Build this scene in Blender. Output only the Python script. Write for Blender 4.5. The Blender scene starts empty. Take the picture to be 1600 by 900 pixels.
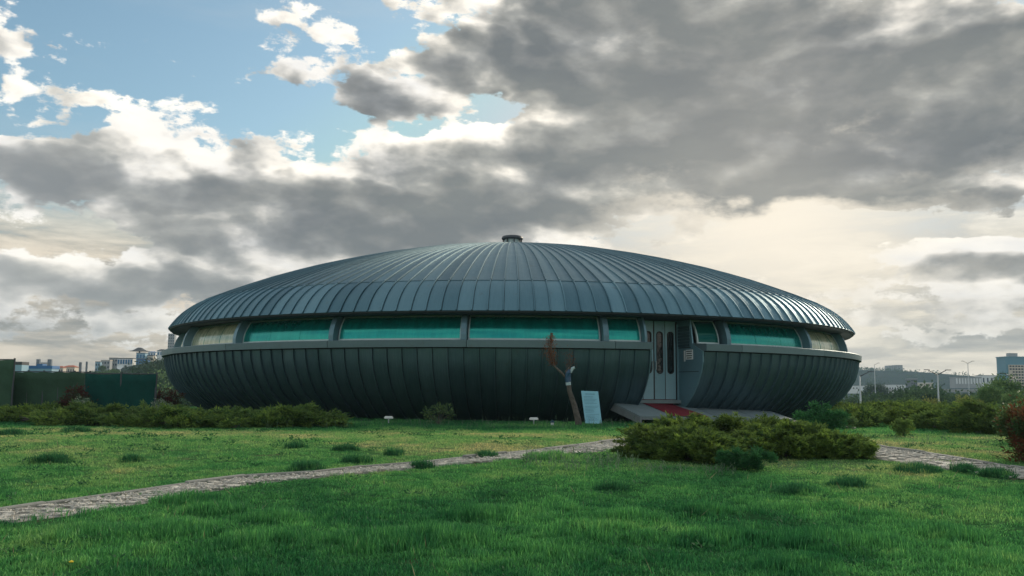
import bpy, math, random
import numpy as np
from mathutils import Vector, Matrix, noise as mnoise
sc = bpy.context.scene
C = sc.collection
PI = math.pi
R_ = math.radians
rng = random.Random(7)

# ------------------------------------------------------------------ camera
F, PITCH, ROLL, EYE = 1443.0, R_(6.485), R_(0.413), 1.6
cam_d = bpy.data.cameras.new('camera')
cam_d.sensor_width = 36.0
cam_d.lens = F * 36.0 / 1600.0
cam_d.clip_start = 0.1
cam_d.clip_end = 8000
cam = bpy.data.objects.new('camera', cam_d)
C.objects.link(cam)
cam.matrix_world = (Matrix.Translation((0, 0, EYE)) @ Matrix.Rotation(R_(90) + PITCH, 4, 'X') @ Matrix.Rotation(ROLL, 4, 'Z'))
sc.camera = cam
sc.render.resolution_x, sc.render.resolution_y = 1024, 576
sc.view_settings.view_transform = 'Standard'
sc.view_settings.look = 'None'
sc.view_settings.exposure = 0.28
sc.view_settings.gamma = 1.0
sc.cycles.max_bounces = 6
sc.cycles.diffuse_bounces = 3
sc.cycles.transparent_max_bounces = 8
sc.cycles.volume_bounces = 0
sc.cycles.use_fast_gi = False

def ray(px, py):
    """direction of the photograph's pixel, y component 1"""
    a, b = px - 800.0, py - 450.0
    c, s = math.cos(-ROLL), math.sin(-ROLL)
    X, Y = c * a - s * b, s * a + c * b
    u, d = -Y / F, 1.0
    cp, sp = math.cos(PITCH), math.sin(PITCH)
    y, z = d * cp - u * sp, d * sp + u * cp
    return (X / F / y, 1.0, z / y)
def at(px, py, dist):
    r = ray(px, py)
    return Vector((r[0] * dist, dist, EYE + r[2] * dist))

# ------------------------------------------------------------------ node helper
class NT:
    def __init__(s, tree): s.t = tree; s.n = tree.nodes; s.l = tree.links
    def add(s, typ, ins=None, **kw):
        nd = s.n.new(typ)
        for k, v in kw.items(): setattr(nd, k, v)
        if ins:
            for k, v in ins.items():
                if isinstance(v, bpy.types.NodeSocket): s.l.new(v, nd.inputs[k])
                else: nd.inputs[k].default_value = v
        return nd
    def m(s, op, a, b=0.0, c=0.0, clamp=False):
        return s.add('ShaderNodeMath', {0: a, 1: b, 2: c}, operation=op, use_clamp=clamp).outputs[0]
    def v(s, op, a, b=(0, 0, 0)):
        nd = s.add('ShaderNodeVectorMath', {0: a, 1: b}, operation=op)
        return nd.outputs['Value'] if op in ('DOT_PRODUCT', 'LENGTH', 'DISTANCE') else nd.outputs[0]
    def mix(s, f, a, b, blend='MIX'):
        return s.add('ShaderNodeMixRGB', {0: f, 1: a, 2: b}, blend_type=blend).outputs[0]
    def noise(s, vec, scale, detail=4, rough=.5, dist=0.0):
        ins = {'Scale': scale, 'Detail': detail, 'Roughness': rough, 'Distortion': dist}
        if vec is not None: ins['Vector'] = vec
        return s.add('ShaderNodeTexNoise', ins).outputs[0]
    def ramp(s, f, stops):
        nd = s.add('ShaderNodeValToRGB', {0: f})
        e = nd.color_ramp.elements
        while len(e) < len(stops): e.new(.5)
        for i, (p, c) in enumerate(stops):
            e[i].position = p
            e[i].color = (c, c, c, 1) if isinstance(c, (int, float)) else (*c, 1)
        return nd.outputs[0]
    def rng(s, f, a, b, c=0.0, d=1.0, smooth=True):
        return s.add('ShaderNodeMapRange', {0: f, 1: a, 2: b, 3: c, 4: d}, interpolation_type='SMOOTHSTEP' if smooth else 'LINEAR').outputs[0]

def col(c): return (c[0], c[1], c[2], 1)

# ------------------------------------------------------------------ world
SUN_EL, SUN_AZ = R_(24), R_(38)        # az from +Y towards +X
world = bpy.data.worlds.new('World')
sc.world = world
world.use_nodes = True
w = NT(world.node_tree)
w.n.clear()
tc = w.add('ShaderNodeTexCoord').outputs['Generated']
sky = w.add('ShaderNodeTexSky', sky_type='NISHITA')
sky.sun_disc = False
sky.sun_elevation = SUN_EL
sky.sun_rotation = SUN_AZ
sky.air_density = 1.0
sky.dust_density = 1.5
sky.ozone_density = 1.6
# cloud banks: photograph px centre, half sizes in px, weight
BLOBS = [(1150, 110, 330, 160, 1.5), (920, 265, 280, 80, 1.3), (1400, 190, 330, 120, 1.3), (1040, 20, 230, 110, 1.1), (1540, 110, 200, 110, .7), (1150, 240, 300, 70, .6), (1000, 130, 130, 110, .5),
         (745, 88, 130, 30, .95), (620, 128, 130, 42, .75), (560, 135, 70, 22, .4), (650, 160, 70, 22, .45), (690, 225, 75, 34, .6), (845, 55, 50, 50, .45), (850, 140, 60, 36, .4),
         (480, 330, 300, 50, .95), (220, 268, 210, 46, .9), (70, 268, 120, 40, .65), (700, 320, 240, 54, .8), (540, 262, 90, 30, .5), (425, 262, 55, 30, .45), (600, 232, 46, 20, .35), (620, 410, 380, 60, .55), (880, 370, 260, 40, .35),
         (110, 425, 200, 46, .95), (320, 450, 150, 46, .75), (60, 505, 240, 40, .5), (330, 400, 110, 36, .6), (270, 340, 120, 32, .5), (30, 320, 60, 16, .5),
         (150, 190, 66, 26, .85), (60, 143, 100, 16, .75), (0, 62, 40, 34, .8), (140, 78, 44, 13, .7), (432, 33, 24, 11, .65), (510, 50, 40, 26, .7), (650, 32, 40, 20, .7), (775, 28, 66, 28, .85), (860, 25, 30, 18, .5),
         (85, 104, 24, 8, .55), (450, 112, 34, 15, .65), (800, 95, 60, 30, .45), (20, 15, 40, 20, .5),
         (1470, 312, 150, 30, .95), (1500, 405, 120, 24, .85), (1250, 300, 240, 22, .45), (1480, 480, 240, 50, .35), (1570, 440, 100, 40, .4)]
def make_density():
    g = bpy.data.node_groups.new('cloud_density', 'ShaderNodeTree')
    g.interface.new_socket('Dir', in_out='INPUT', socket_type='NodeSocketVector')
    g.interface.new_socket('Density', in_out='OUTPUT', socket_type='NodeSocketFloat')
    g.interface.new_socket('Soft', in_out='OUTPUT', socket_type='NodeSocketFloat')
    n = NT(g)
    gi = n.add('NodeGroupInput').outputs[0]
    go = n.add('NodeGroupOutput')
    stretched = n.v('MULTIPLY', gi, (1, 1, 1.9))
    big = n.noise(stretched, 5.0, 2, .5)
    med = n.noise(stretched, 11.0, 8, .60, .2)
    fin = n.noise(stretched, 34.0, 6, .62)
    puff = n.noise(stretched, 13.0, 4, .45, .2)
    wn = n.add('ShaderNodeTexNoise', {'Vector': stretched, 'Scale': 6.0, 'Detail': 4, 'Roughness': .6}).outputs['Color']
    warp = n.v('SUBTRACT', wn, (.5, .5, .5))
    p = n.v('ADD', gi, n.v('MULTIPLY', warp, (.15, 0.0, .085)))
    acc = None
    for (bx, by, rx, ry, wt) in BLOBS:
        d = Vector(ray(bx, by)).normalized()
        k = 1.0 / F * d.y
        if rx < 105: rx, ry, wt = rx * 1.35, ry * 1.45, wt * (.60 if bx > 350 else .52)
        rx2, ry2 = rx * 1.2 * k, ry * 1.25 * k
        q = n.v('MULTIPLY', n.v('SUBTRACT', p, tuple(d)), (1 / rx2, .9, 1 / ry2))
        dd = n.v('DOT_PRODUCT', q, q)
        f = n.m('SUBTRACT', 1.0, dd, clamp=True)
        acc = n.m('MULTIPLY', f, wt) if acc is None else n.m('MULTIPLY_ADD', f, wt, acc)
    # outside the view the same broken cloud goes on, from the noise alone
    sep = n.add('ShaderNodeSeparateXYZ', {0: gi})
    ahead = n.rng(n.m('ABSOLUTE', sep.outputs[0]), .48, .62, 1.0, 0.0)
    ahead = n.m('MULTIPLY', ahead, n.rng(sep.outputs[1], .6, .8))
    ahead = n.m('MULTIPLY', ahead, n.rng(sep.outputs[2], .42, .55, 1.0, 0.0))
    around = n.m('MULTIPLY_ADD', big, 2.6, -1.0)
    around = n.m('MULTIPLY', around, n.m('SUBTRACT', 1.0, ahead))
    s = n.m('ADD', acc, around)
    s = n.m('MINIMUM', s, 1.45)
    soft = n.m('ADD', s, n.m('MULTIPLY_ADD', puff, 1.9, -1.05))
    n.l.new(soft, go.inputs[1])
    s = n.m('ADD', s, n.m('MULTIPLY_ADD', med, 2.1, -1.27))
    s = n.m('ADD', s, n.m('MULTIPLY_ADD', big, .5, -.25))
    s = n.m('ADD', s, n.m('MULTIPLY_ADD', fin, 1.35, -.70))
    n.l.new(s, go.inputs[0])
    return g
dg = make_density()
def dens(vec):
    nd = w.n.new('ShaderNodeGroup'); nd.node_tree = dg
    w.l.new(vec, nd.inputs[0])
    return nd.outputs
sun_v = Vector((math.cos(SUN_EL) * math.sin(SUN_AZ), math.cos(SUN_EL) * math.cos(SUN_AZ), math.sin(SUN_EL)))
dirn = w.v('NORMALIZE', tc)
glow = Vector(ray(1120, -60)).normalized()
tosun = w.v('NORMALIZE', w.v('SUBTRACT', tuple(glow), dirn))
dd0 = dens(dirn); d0 = dd0[0]
dd1 = dens(w.v('ADD', dirn, w.v('MULTIPLY', tosun, (.02, .02, .02))))
sepw = w.add('ShaderNodeSeparateXYZ', {0: dirn})
el = sepw.outputs[2]
lit = w.m('SUBTRACT', dd0[1], dd1[1])
thick = w.rng(w.m('ADD', w.m('MULTIPLY', d0, .45), w.m('MULTIPLY', dd0[1], .55)), .02, 1.5, 0, 1, False)
shade = w.m('MULTIPLY_ADD', lit, -1.0, thick)
cloud = w.ramp(shade, [(0.0, (1.04, 1.0, .93)), (.14, (.93, .885, .81)), (.36, (.56, .545, .51)), (.56, (.335, .34, .33)), (.78, (.235, .243, .242)), (1.0, (.175, .19, .197))])
veil = w.noise(w.v('MULTIPLY', dirn, (1, 1, 3.2)), 5.0, 6, .6)
cloud = w.mix(1.0, cloud, w.ramp(veil, [(.32, (.80, .82, .86)), (.68, (1.22, 1.19, 1.12))]), 'MULTIPLY')
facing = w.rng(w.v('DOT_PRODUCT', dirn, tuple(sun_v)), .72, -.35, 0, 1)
cloud = w.mix(w.m('MULTIPLY', facing, .8), cloud, (.93, .93, .90, 1))  # clouds away from the sun whitened, mostly out of view, to brighten the lawn
# near the horizon the clouds are seen through warm air
lowf = w.m('POWER', w.m('SUBTRACT', 1.0, w.m('ABSOLUTE', el), clamp=True), 16.0)
cloud = w.mix(w.m('MULTIPLY', lowf, .5), cloud, (.58, .535, .46, 1))
alpha = w.rng(d0, -.02, .21)
skyb = w.mix(1.0, sky.outputs[0], (.120, .138, .126, 1), 'MULTIPLY')
sund = w.m('MAXIMUM', w.v('DOT_PRODUCT', dirn, tuple(Vector(ray(1200, 330)).normalized())), 0.0)
haze_f = w.m('MAXIMUM', w.m('MULTIPLY', lowf, .7), w.m('MULTIPLY', w.m('POWER', sund, 90.0), .5))
skyb = w.mix(haze_f, skyb, (.70, .66, .58, 1))
skyb = w.mix(w.m('MULTIPLY', w.rng(w.noise(w.v('MULTIPLY', dirn, (1, 1, 5)), 3.0, 4, .6), .45, .8), .25), skyb, (.6, .62, .62, 1))
skyb = w.add('ShaderNodeVectorMath', {0: skyb, 1: (.56, .64, .68)}, operation='MINIMUM').outputs[0]
# thin streaky cloud lying low over the horizon all round
st1 = w.noise(w.v('MULTIPLY', dirn, (1, 1, 6.0)), 5.5, 9, .62, .3)
low = w.ramp(st1, [(.36, (.31, .31, .30)), (.45, (.46, .44, .40)), (.52, (.66, .61, .52)), (.60, (.86, .79, .67)), (.72, (1.0, .93, .80))])
low = w.mix(1.0, low, w.mix(w.rng(sund, .90, .995), (.96, .89, .82, 1), (1.15, 1.13, 1.08, 1)), 'MULTIPLY')
lowa = w.m('MULTIPLY', w.rng(el, .11, .26, 1.0, 0.0), w.rng(w.m('ADD', st1, w.rng(el, .04, .2, .25, 0.0)), .36, .56, .35, .95))
skyb = w.mix(lowa, skyb, low)
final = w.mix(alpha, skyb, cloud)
warm = w.m('MULTIPLY', w.m('MULTIPLY', w.m('POWER', sund, 80.0), w.rng(d0, .2, 1.1, 1, .18)), .95)
final = w.mix(warm, final, (1.0, .90, .74, 1))
# under the horizon: dull ground tone
final = w.mix(w.rng(el, -.06, -.01, 1, 0), final, (.07, .075, .06, 1))
# strength 0.12: the ramp colours above are what the camera should see, so scale them up
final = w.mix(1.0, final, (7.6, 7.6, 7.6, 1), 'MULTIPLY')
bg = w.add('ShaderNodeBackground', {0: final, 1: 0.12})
wo = w.add('ShaderNodeOutputWorld')
w.l.new(bg.outputs[0], wo.inputs[0])
world.cycles.sampling_method = 'MANUAL'
world.cycles.sample_map_resolution = 512

sun_d = bpy.data.lights.new('sun', 'SUN')
sun_d.energy = 3.0
sun_d.angle = R_(10)
sun_d.color = (1.0, .86, .68)
sun = bpy.data.objects.new('sun', sun_d)
C.objects.link(sun)
sun.rotation_euler = (-sun_v).to_track_quat('-Z', 'Y').to_euler()

# ------------------------------------------------------------------ materials
def new_mat(name):
    m = bpy.data.materials.new(name); m.use_nodes = True
    n = NT(m.node_tree)
    b = n.n['Principled BSDF']
    return m, n, b
def simple(name, c, rough=.6, metal=0.0, var=.25, scale=6.0, bump=0.0, spec=.5, bscale=None):
    m, n, b = new_mat(name)
    pos = n.add('ShaderNodeNewGeometry').outputs['Position']
    f = n.noise(pos, scale, 6, .6)
    info = n.add('ShaderNodeObjectInfo').outputs['Random']
    k = n.m('ADD', n.m('MULTIPLY_ADD', f, 2 * var, 1 - var), n.m('MULTIPLY_ADD', info, var * .6, -var * .3))
    cc = n.v('MULTIPLY', col(c)[:3], n.add('ShaderNodeCombineXYZ', {0: k, 1: k, 2: k}).outputs[0])
    n.l.new(cc, b.inputs['Base Color'])
    b.inputs['Roughness'].default_value = rough
    b.inputs['Metallic'].default_value = metal
    b.inputs['Specular IOR Level'].default_value = spec
    if bump:
        bp = n.add('ShaderNodeBump', {'Height': n.noise(pos, bscale or scale * 5, 6, .6), 'Strength': bump, 'Distance': .02})
        n.l.new(bp.outputs[0], b.inputs['Normal'])
    return m
def metal_mat(name, c, c2, rough=.50, streak=1.0, metallic=.75, wt=.6):
    """weathered sheet metal, one tone per sheet, fine streaks running down it"""
    m, n, b = new_mat(name)
    tco = n.add('ShaderNodeTexCoord').outputs['Object']
    pos = n.add('ShaderNodeNewGeometry').outputs['Position']
    info = n.add('ShaderNodeObjectInfo').outputs['Random']
    sepx = n.add('ShaderNodeSeparateXYZ', {0: tco})
    v = n.add('ShaderNodeCombineXYZ', {0: n.m('MULTIPLY', sepx.outputs[0], 42.0), 1: n.m('MULTIPLY', sepx.outputs[1], 1.6), 2: n.m('MULTIPLY_ADD', info, 57.0, n.m('MULTIPLY', sepx.outputs[2], 1.6))}).outputs[0]
    st = n.noise(v, 1.0, 4, .6)
    bl = n.noise(pos, 1.3, 5, .6)
    f = n.m('ADD', n.m('MULTIPLY', st, .42 * streak), n.m('ADD', n.m('MULTIPLY', info, wt), n.m('MULTIPLY', bl, .42)))
    f = n.m('SUBTRACT', f, .12, clamp=True)
    cc = n.mix(f, col(c), col(c2))
    dirt = n.rng(n.noise(n.v('ADD', pos, (3, 7, 1)), 2.7, 8, .7), .56, .8)
    cc = n.mix(n.m('MULTIPLY', dirt, .45), cc, (.10, .085, .065, 1))
    n.l.new(cc, b.inputs['Base Color'])
    b.inputs['Metallic'].default_value = metallic
    n.l.new(n.m('MULTIPLY_ADD', bl, .30, rough - .12), b.inputs['Roughness'])
    bp = n.add('ShaderNodeBump', {'Height': n.noise(n.v('MULTIPLY', pos, (1, 1, .6)), 2.2, 3, .5), 'Strength': .25, 'Distance': .05})
    n.l.new(bp.outputs[0], b.inputs['Normal'])
    return m
M = {}
M['roof'] = metal_mat('weathered roof sheet', (.040, .100, .134), (.15, .255, .30))
M['eave'] = metal_mat('weathered eave sheet', (.042, .112, .150), (.155, .29, .35), .48)
M['bowl'] = metal_mat('dark wall sheet', (.034, .084, .108), (.125, .205, .24), .42, 1.9, .7, .35)
M['ledge'] = metal_mat('pale ledge metal', (.09, .15, .17), (.20, .29, .31), .5, .5, .45)
M['fin'] = metal_mat('fin metal', (.07, .15, .18), (.20, .32, .37), .42, .4, .5)
M['soffit'] = simple('soffit sheet', (.035, .045, .05), .6, .3)
M['shell'] = simple('inner shell', (.03, .04, .045), .7)
M['wallblue'] = metal_mat('blue grey entrance sheet', (.12, .24, .29), (.24, .40, .45), .42, .3, .35)
M['door'] = metal_mat('blue grey door paint', (.15, .30, .365), (.29, .46, .52), .42, .5, .25)
M['rubber'] = simple('black rubber', (.012, .012, .014), .5)
M['frame'] = metal_mat('window frame aluminium', (.30, .40, .41), (.55, .65, .65), .4, .3, .25)
M['concrete'] = simple('grey concrete', (.17, .20, .205), .85, 0, .3, 5, .4)
M['ramp'] = simple('ramp deck paint', (.15, .20, .21), .6, 0, .25, 3, .3)
M['kerb'] = simple('pale kerb concrete', (.22, .225, .20), .9, 0, .4, 6, .6)
M['stone'] = simple('pale paving stone', (.56, .54, .475), .95, 0, .45, 14, 1.0)
M['carpet'] = simple('red carpet', (.17, .018, .030), .95, 0, .35, 4, .6, .2, 60)
M['white'] = simple('white paint', (.72, .75, .74), .55, 0, .1)
M['cream'] = simple('cream render', (.62, .56, .46), .8, 0, .12, .4)
M['greyr'] = simple('grey render', (.34, .36, .36), .8, 0, .12, .4)
M['bluew'] = simple('blue painted wall', (.05, .17, .38), .6, 0, .2, .4)
M['bluepale'] = simple('pale blue wall', (.25, .42, .52), .6, 0, .1, .4)
M['tile'] = simple('red roof tiles', (.42, .12, .06), .8, 0, .3, .8)
M['darkroof'] = simple('dark roof', (.06, .065, .07), .7, 0, .2)
M['tealwall'] = simple('teal cladding', (.13, .30, .38), .5, 0, .08, .3)
M['hglass'] = simple('house window glass', (.03, .05, .07), .12, 0, .2)
M['bglass'] = simple('blue window glass', (.03, .16, .32), .12, 0, .2)
M['tower'] = simple('dark tower', (.12, .14, .16), .8, 0, .1)
M['pole'] = simple('galvanised pole', (.42, .47, .48), .5, .4, .12)
M['lampdark'] = simple('dark lamp metal', (.06, .07, .08), .5, .3, .1)
M['board'] = simple('pale blue board', (.22, .50, .60), .5, 0, .12, 3)
M['boardink'] = simple('faded blue ink', (.05, .17, .24), .6)
M['ink'] = simple('dark ink', (.02, .025, .03), .6)
M['asphalt'] = simple('asphalt', (.055, .055, .055), .9)
M['bark'] = simple('rough bark', (.11, .10, .085), .95, 0, .95, 11, 1.0)
M['wrap'] = simple('blue plastic wrap', (.015, .07, .14), .35, 0, .5, 20)
M['tape'] = simple('pale tape', (.38, .50, .52), .5, 0, .3)
M['netdark'] = simple('dark green netting', (.006, .060, .050), .85, 0, .35, 2, .8, .2, 14)
M['netgreen'] = simple('faded green netting', (.042, .088, .054), .9, 0, .45, 1.6, .8, .2, 14)
M['lampglass'] = simple('floodlight glass', (.5, .55, .55), .2)

# window panes: translucent teal plastic sheets, reflecting sky and soffit
m, n, b = new_mat('teal plastic pane')
tco = n.add('ShaderNodeTexCoord').outputs['Object']
pos = n.add('ShaderNodeNewGeometry').outputs['Position']
st = n.noise(n.v('MULTIPLY', pos, (1, 1, .03)), 3.5, 5, .65)
st2 = n.noise(n.v('MULTIPLY', pos, (1, 1, .05)), 28, 2, .6)
f = n.m('ADD', n.m('MULTIPLY', st, .75), n.m('MULTIPLY', st2, .25))
n.l.new(n.mix(n.rng(f, .38, .70), (.0005, .095, .085, 1), (.003, .17, .14, 1)), b.inputs['Base Color'])
b.inputs['Roughness'].default_value = .20
b.inputs['IOR'].default_value = 2.6
b.inputs['Specular Tint'].default_value = (.12, 1.0, .85, 1)
M['pane'] = m
m = M['pane'].copy(); m.name = 'pale pane with painted sky light'  # pale base colour stands in for sky light coming through the end bays
for nd in m.node_tree.nodes:
    if nd.type == 'MIX_RGB': nd.inputs[1].default_value = (.24, .29, .19, 1); nd.inputs[2].default_value = (.60, .60, .42, 1)
m.node_tree.nodes['Principled BSDF'].inputs['Specular Tint'].default_value = (.9, 1, .85, 1)
M['panepale'] = m
m, n, b = new_mat('dark green window glass')
b.inputs['Base Color'].default_value = (.003, .07, .055, 1)
b.inputs['Specular Tint'].default_value = (.2, .7, .6, 1)
b.inputs['Roughness'].default_value = .08
M['panedark'] = m
m, n, b = new_mat('dark door glass')
b.inputs['Base Color'].default_value = (.004, .012, .014, 1)
b.inputs['Roughness'].default_value = .07
pos = n.add('ShaderNodeNewGeometry').outputs['Position']
n.l.new(n.add('ShaderNodeBump', {'Height': n.noise(pos, 9, 2), 'Strength': .16, 'Distance': .05}).outputs[0], b.inputs['Normal'])
M['doorglass'] = m

def leaf_mat(name, c1, c2, c3=None, rough=.6, trans=.35, patch=1.2):
    """leaves: per-leaf random tone (attribute tone) with patches of c3"""
    m = bpy.data.materials.new(name); m.use_nodes = True
    n = NT(m.node_tree); n.n.clear()
    tone = n.add('ShaderNodeAttribute', attribute_name='tone').outputs['Fac']
    pos = n.add('ShaderNodeNewGeometry').outputs['Position']
    c = n.mix(tone, col(c1), col(c2))
    if c3: c = n.mix(n.m('MULTIPLY', n.rng(n.noise(pos, patch, 3, .6), .42, .62), .8), c, col(c3))
    info = n.add('ShaderNodeObjectInfo').outputs['Random']
    c = n.mix(1.0, c, n.ramp(info, [(0, .82), (1, 1.2)]), 'MULTIPLY')
    d = n.add('ShaderNodeBsdfDiffuse', {0: c, 1: .8})
    t = n.add('ShaderNodeBsdfTranslucent', {0: c})
    g = n.add('ShaderNodeBsdfGlossy', {0: (.35, .4, .38, 1), 1: rough})
    mx = n.add('ShaderNodeMixShader', {0: trans, 1: d.outputs[0], 2: t.outputs[0]})
    mx2 = n.add('ShaderNodeMixShader', {0: .05, 1: mx.outputs[0], 2: g.outputs[0]})
    o = n.add('ShaderNodeOutputMaterial')
    n.l.new(mx2.outputs[0], o.inputs[0])
    return m
M['juniper'] = leaf_mat('juniper needles', (.035, .085, .024), (.24, .36, .060), (.09, .15, .035), trans=.45)
M['juniper_dark'] = leaf_mat('dark juniper needles', (.035, .095, .030), (.24, .35, .065), (.10, .17, .046), trans=.45)
M['shrubgreen'] = leaf_mat('fresh shrub leaves', (.02, .09, .035), (.05, .19, .06))
M['leafmid'] = leaf_mat('mid green leaves', (.06, .13, .055), (.19, .29, .10))
M['leafdark'] = leaf_mat('dark evergreen leaves', (.03, .068, .042), (.07, .125, .062))
M['leafyellow'] = leaf_mat('yellow green leaves', (.13, .17, .05), (.34, .36, .10))
M['leafred'] = leaf_mat('dark red leaves', (.05, .012, .014), (.13, .028, .022), (.04, .07, .025))
M['leafphotinia'] = leaf_mat('red and green hedge leaves', (.025, .06, .022), (.07, .13, .04), (.16, .035, .020), patch=2.0)
M['leafrust'] = leaf_mat('rusty leaves', (.12, .045, .02), (.26, .09, .03))
M['flower'] = leaf_mat('pale blossom', (.45, .50, .36), (.68, .70, .56))
M['stalk'] = leaf_mat('pale grey green stalks', (.09, .17, .10), (.19, .28, .18))
M['dry'] = leaf_mat('dry stalks', (.22, .19, .12), (.40, .34, .22))
M['yellowflower'] = simple('yellow petals', (.75, .55, .02), .6)

# grass blades: tone follows patches of the lawn
def lawn_colour(n, pos):
    a = n.noise(pos, .28, 5, .65)
    b_ = n.noise(n.v('ADD', pos, (9, 3, 0)), 1.7, 4, .6)
    sep = n.add('ShaderNodeSeparateXYZ', {0: pos})
    # the strip of lawn between path and building is drier and shorter
    far = n.rng(sep.outputs[1], 11.0, 17.0)
    far2 = n.rng(sep.outputs[1], 21.0, 26.0, 1, 0)
    dry = n.m('MULTIPLY', n.m('MULTIPLY', far, far2), .52)
    f = n.m('ADD', n.m('MULTIPLY', n.rng(a, .38, .68), .55), n.m('ADD', dry, n.m('MULTIPLY_ADD', b_, .95, -.50)), clamp=True)
    return n.ramp(f, [(0, (.026, .150, .055)), (.35, (.078, .290, .090)), (.65, (.180, .380, .130)), (1.0, (.40, .44, .22))])
m = bpy.data.materials.new('grass blades'); m.use_nodes = True
n = NT(m.node_tree); n.n.clear()
pos = n.add('ShaderNodeNewGeometry').outputs['Position']
c = lawn_colour(n, pos)
tone = n.add('ShaderNodeAttribute', attribute_name='tone').outputs['Fac']
c = n.mix(1.0, c, n.ramp(tone, [(0, (.5, .55, .6)), (.75, (1.3, 1.25, 1.05)), (1.0, (2.3, 1.7, 1.4))]), 'MULTIPLY')
mx = n.add('ShaderNodeMixShader', {0: .4, 1: n.add('ShaderNodeBsdfDiffuse', {0: c}).outputs[0], 2: n.add('ShaderNodeBsdfTranslucent', {0: c}).outputs[0]})
mx2 = n.add('ShaderNodeMixShader', {0: .04, 1: mx.outputs[0], 2: n.add('ShaderNodeBsdfGlossy', {0: (.4, .5, .45, 1), 1: .45}).outputs[0]})
n.l.new(mx2.outputs[0], n.add('ShaderNodeOutputMaterial').inputs[0])
M['grass'] = m
M['tussock'] = leaf_mat('coarse dark tussock blades', (.018, .105, .040), (.060, .220, .080), trans=.4)
m, n, b = new_mat('lawn soil')
pos = n.add('ShaderNodeNewGeometry').outputs['Position']
c = lawn_colour(n, pos)
c = n.mix(.5, c, (.035, .050, .018, 1))
fine = n.noise(pos, 14, 8, .7)
c = n.mix(1.0, c, n.ramp(fine, [(.3, .45), (.7, 1.35)]), 'MULTIPLY')
sep = n.add('ShaderNodeSeparateXYZ', {0: pos})
bare = n.m('MULTIPLY', n.rng(n.noise(pos, .8, 6, .65), .60, .70), .7)
c = n.mix(bare, c, (.15, .125, .08, 1))
fard = n.rng(sep.outputs[1], 60, 140)
fn = n.noise(pos, .02, 8, .65)
fc = n.ramp(fn, [(.3, (.03, .055, .05)), (.5, (.045, .07, .06)), (.7, (.065, .075, .065))])
dots = n.rng(n.noise(pos, .09, 6, .75), .5, .6)
fc = n.mix(n.m('MULTIPLY', dots, .7), fc, (.035, .05, .035, 1))
c = n.mix(fard, c, fc)
bmp = n.add('ShaderNodeBump', {'Height': fine, 'Strength': .8, 'Distance': .03})
dfs = n.add('ShaderNodeBsdfDiffuse', {0: c, 1: .9})
n.l.new(bmp.outputs[0], dfs.inputs['Normal'])
n.l.new(dfs.outputs[0], n.n['Material Output'].inputs[0])
n.n.remove(b)
M['ground'] = m
m, n, b = new_mat('path grit')
pos = n.add('ShaderNodeNewGeometry').outputs['Position']
c = n.ramp(n.noise(pos, 22, 8, .7), [(.3, (.10, .09, .065)), (.5, (.36, .35, .31)), (.75, (.58, .565, .52))])
c = n.mix(n.rng(n.noise(pos, 1.1, 5, .7), .5, .62), c, (.07, .09, .035, 1))
n.l.new(c, b.inputs['Base Color'])
b.inputs['Roughness'].default_value = .95
n.l.new(n.add('ShaderNodeBump', {'Height': n.noise(pos, 30, 6, .7), 'Strength': 1.0, 'Distance': .03}).outputs[0], b.inputs['Normal'])
M['grit'] = m

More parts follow.
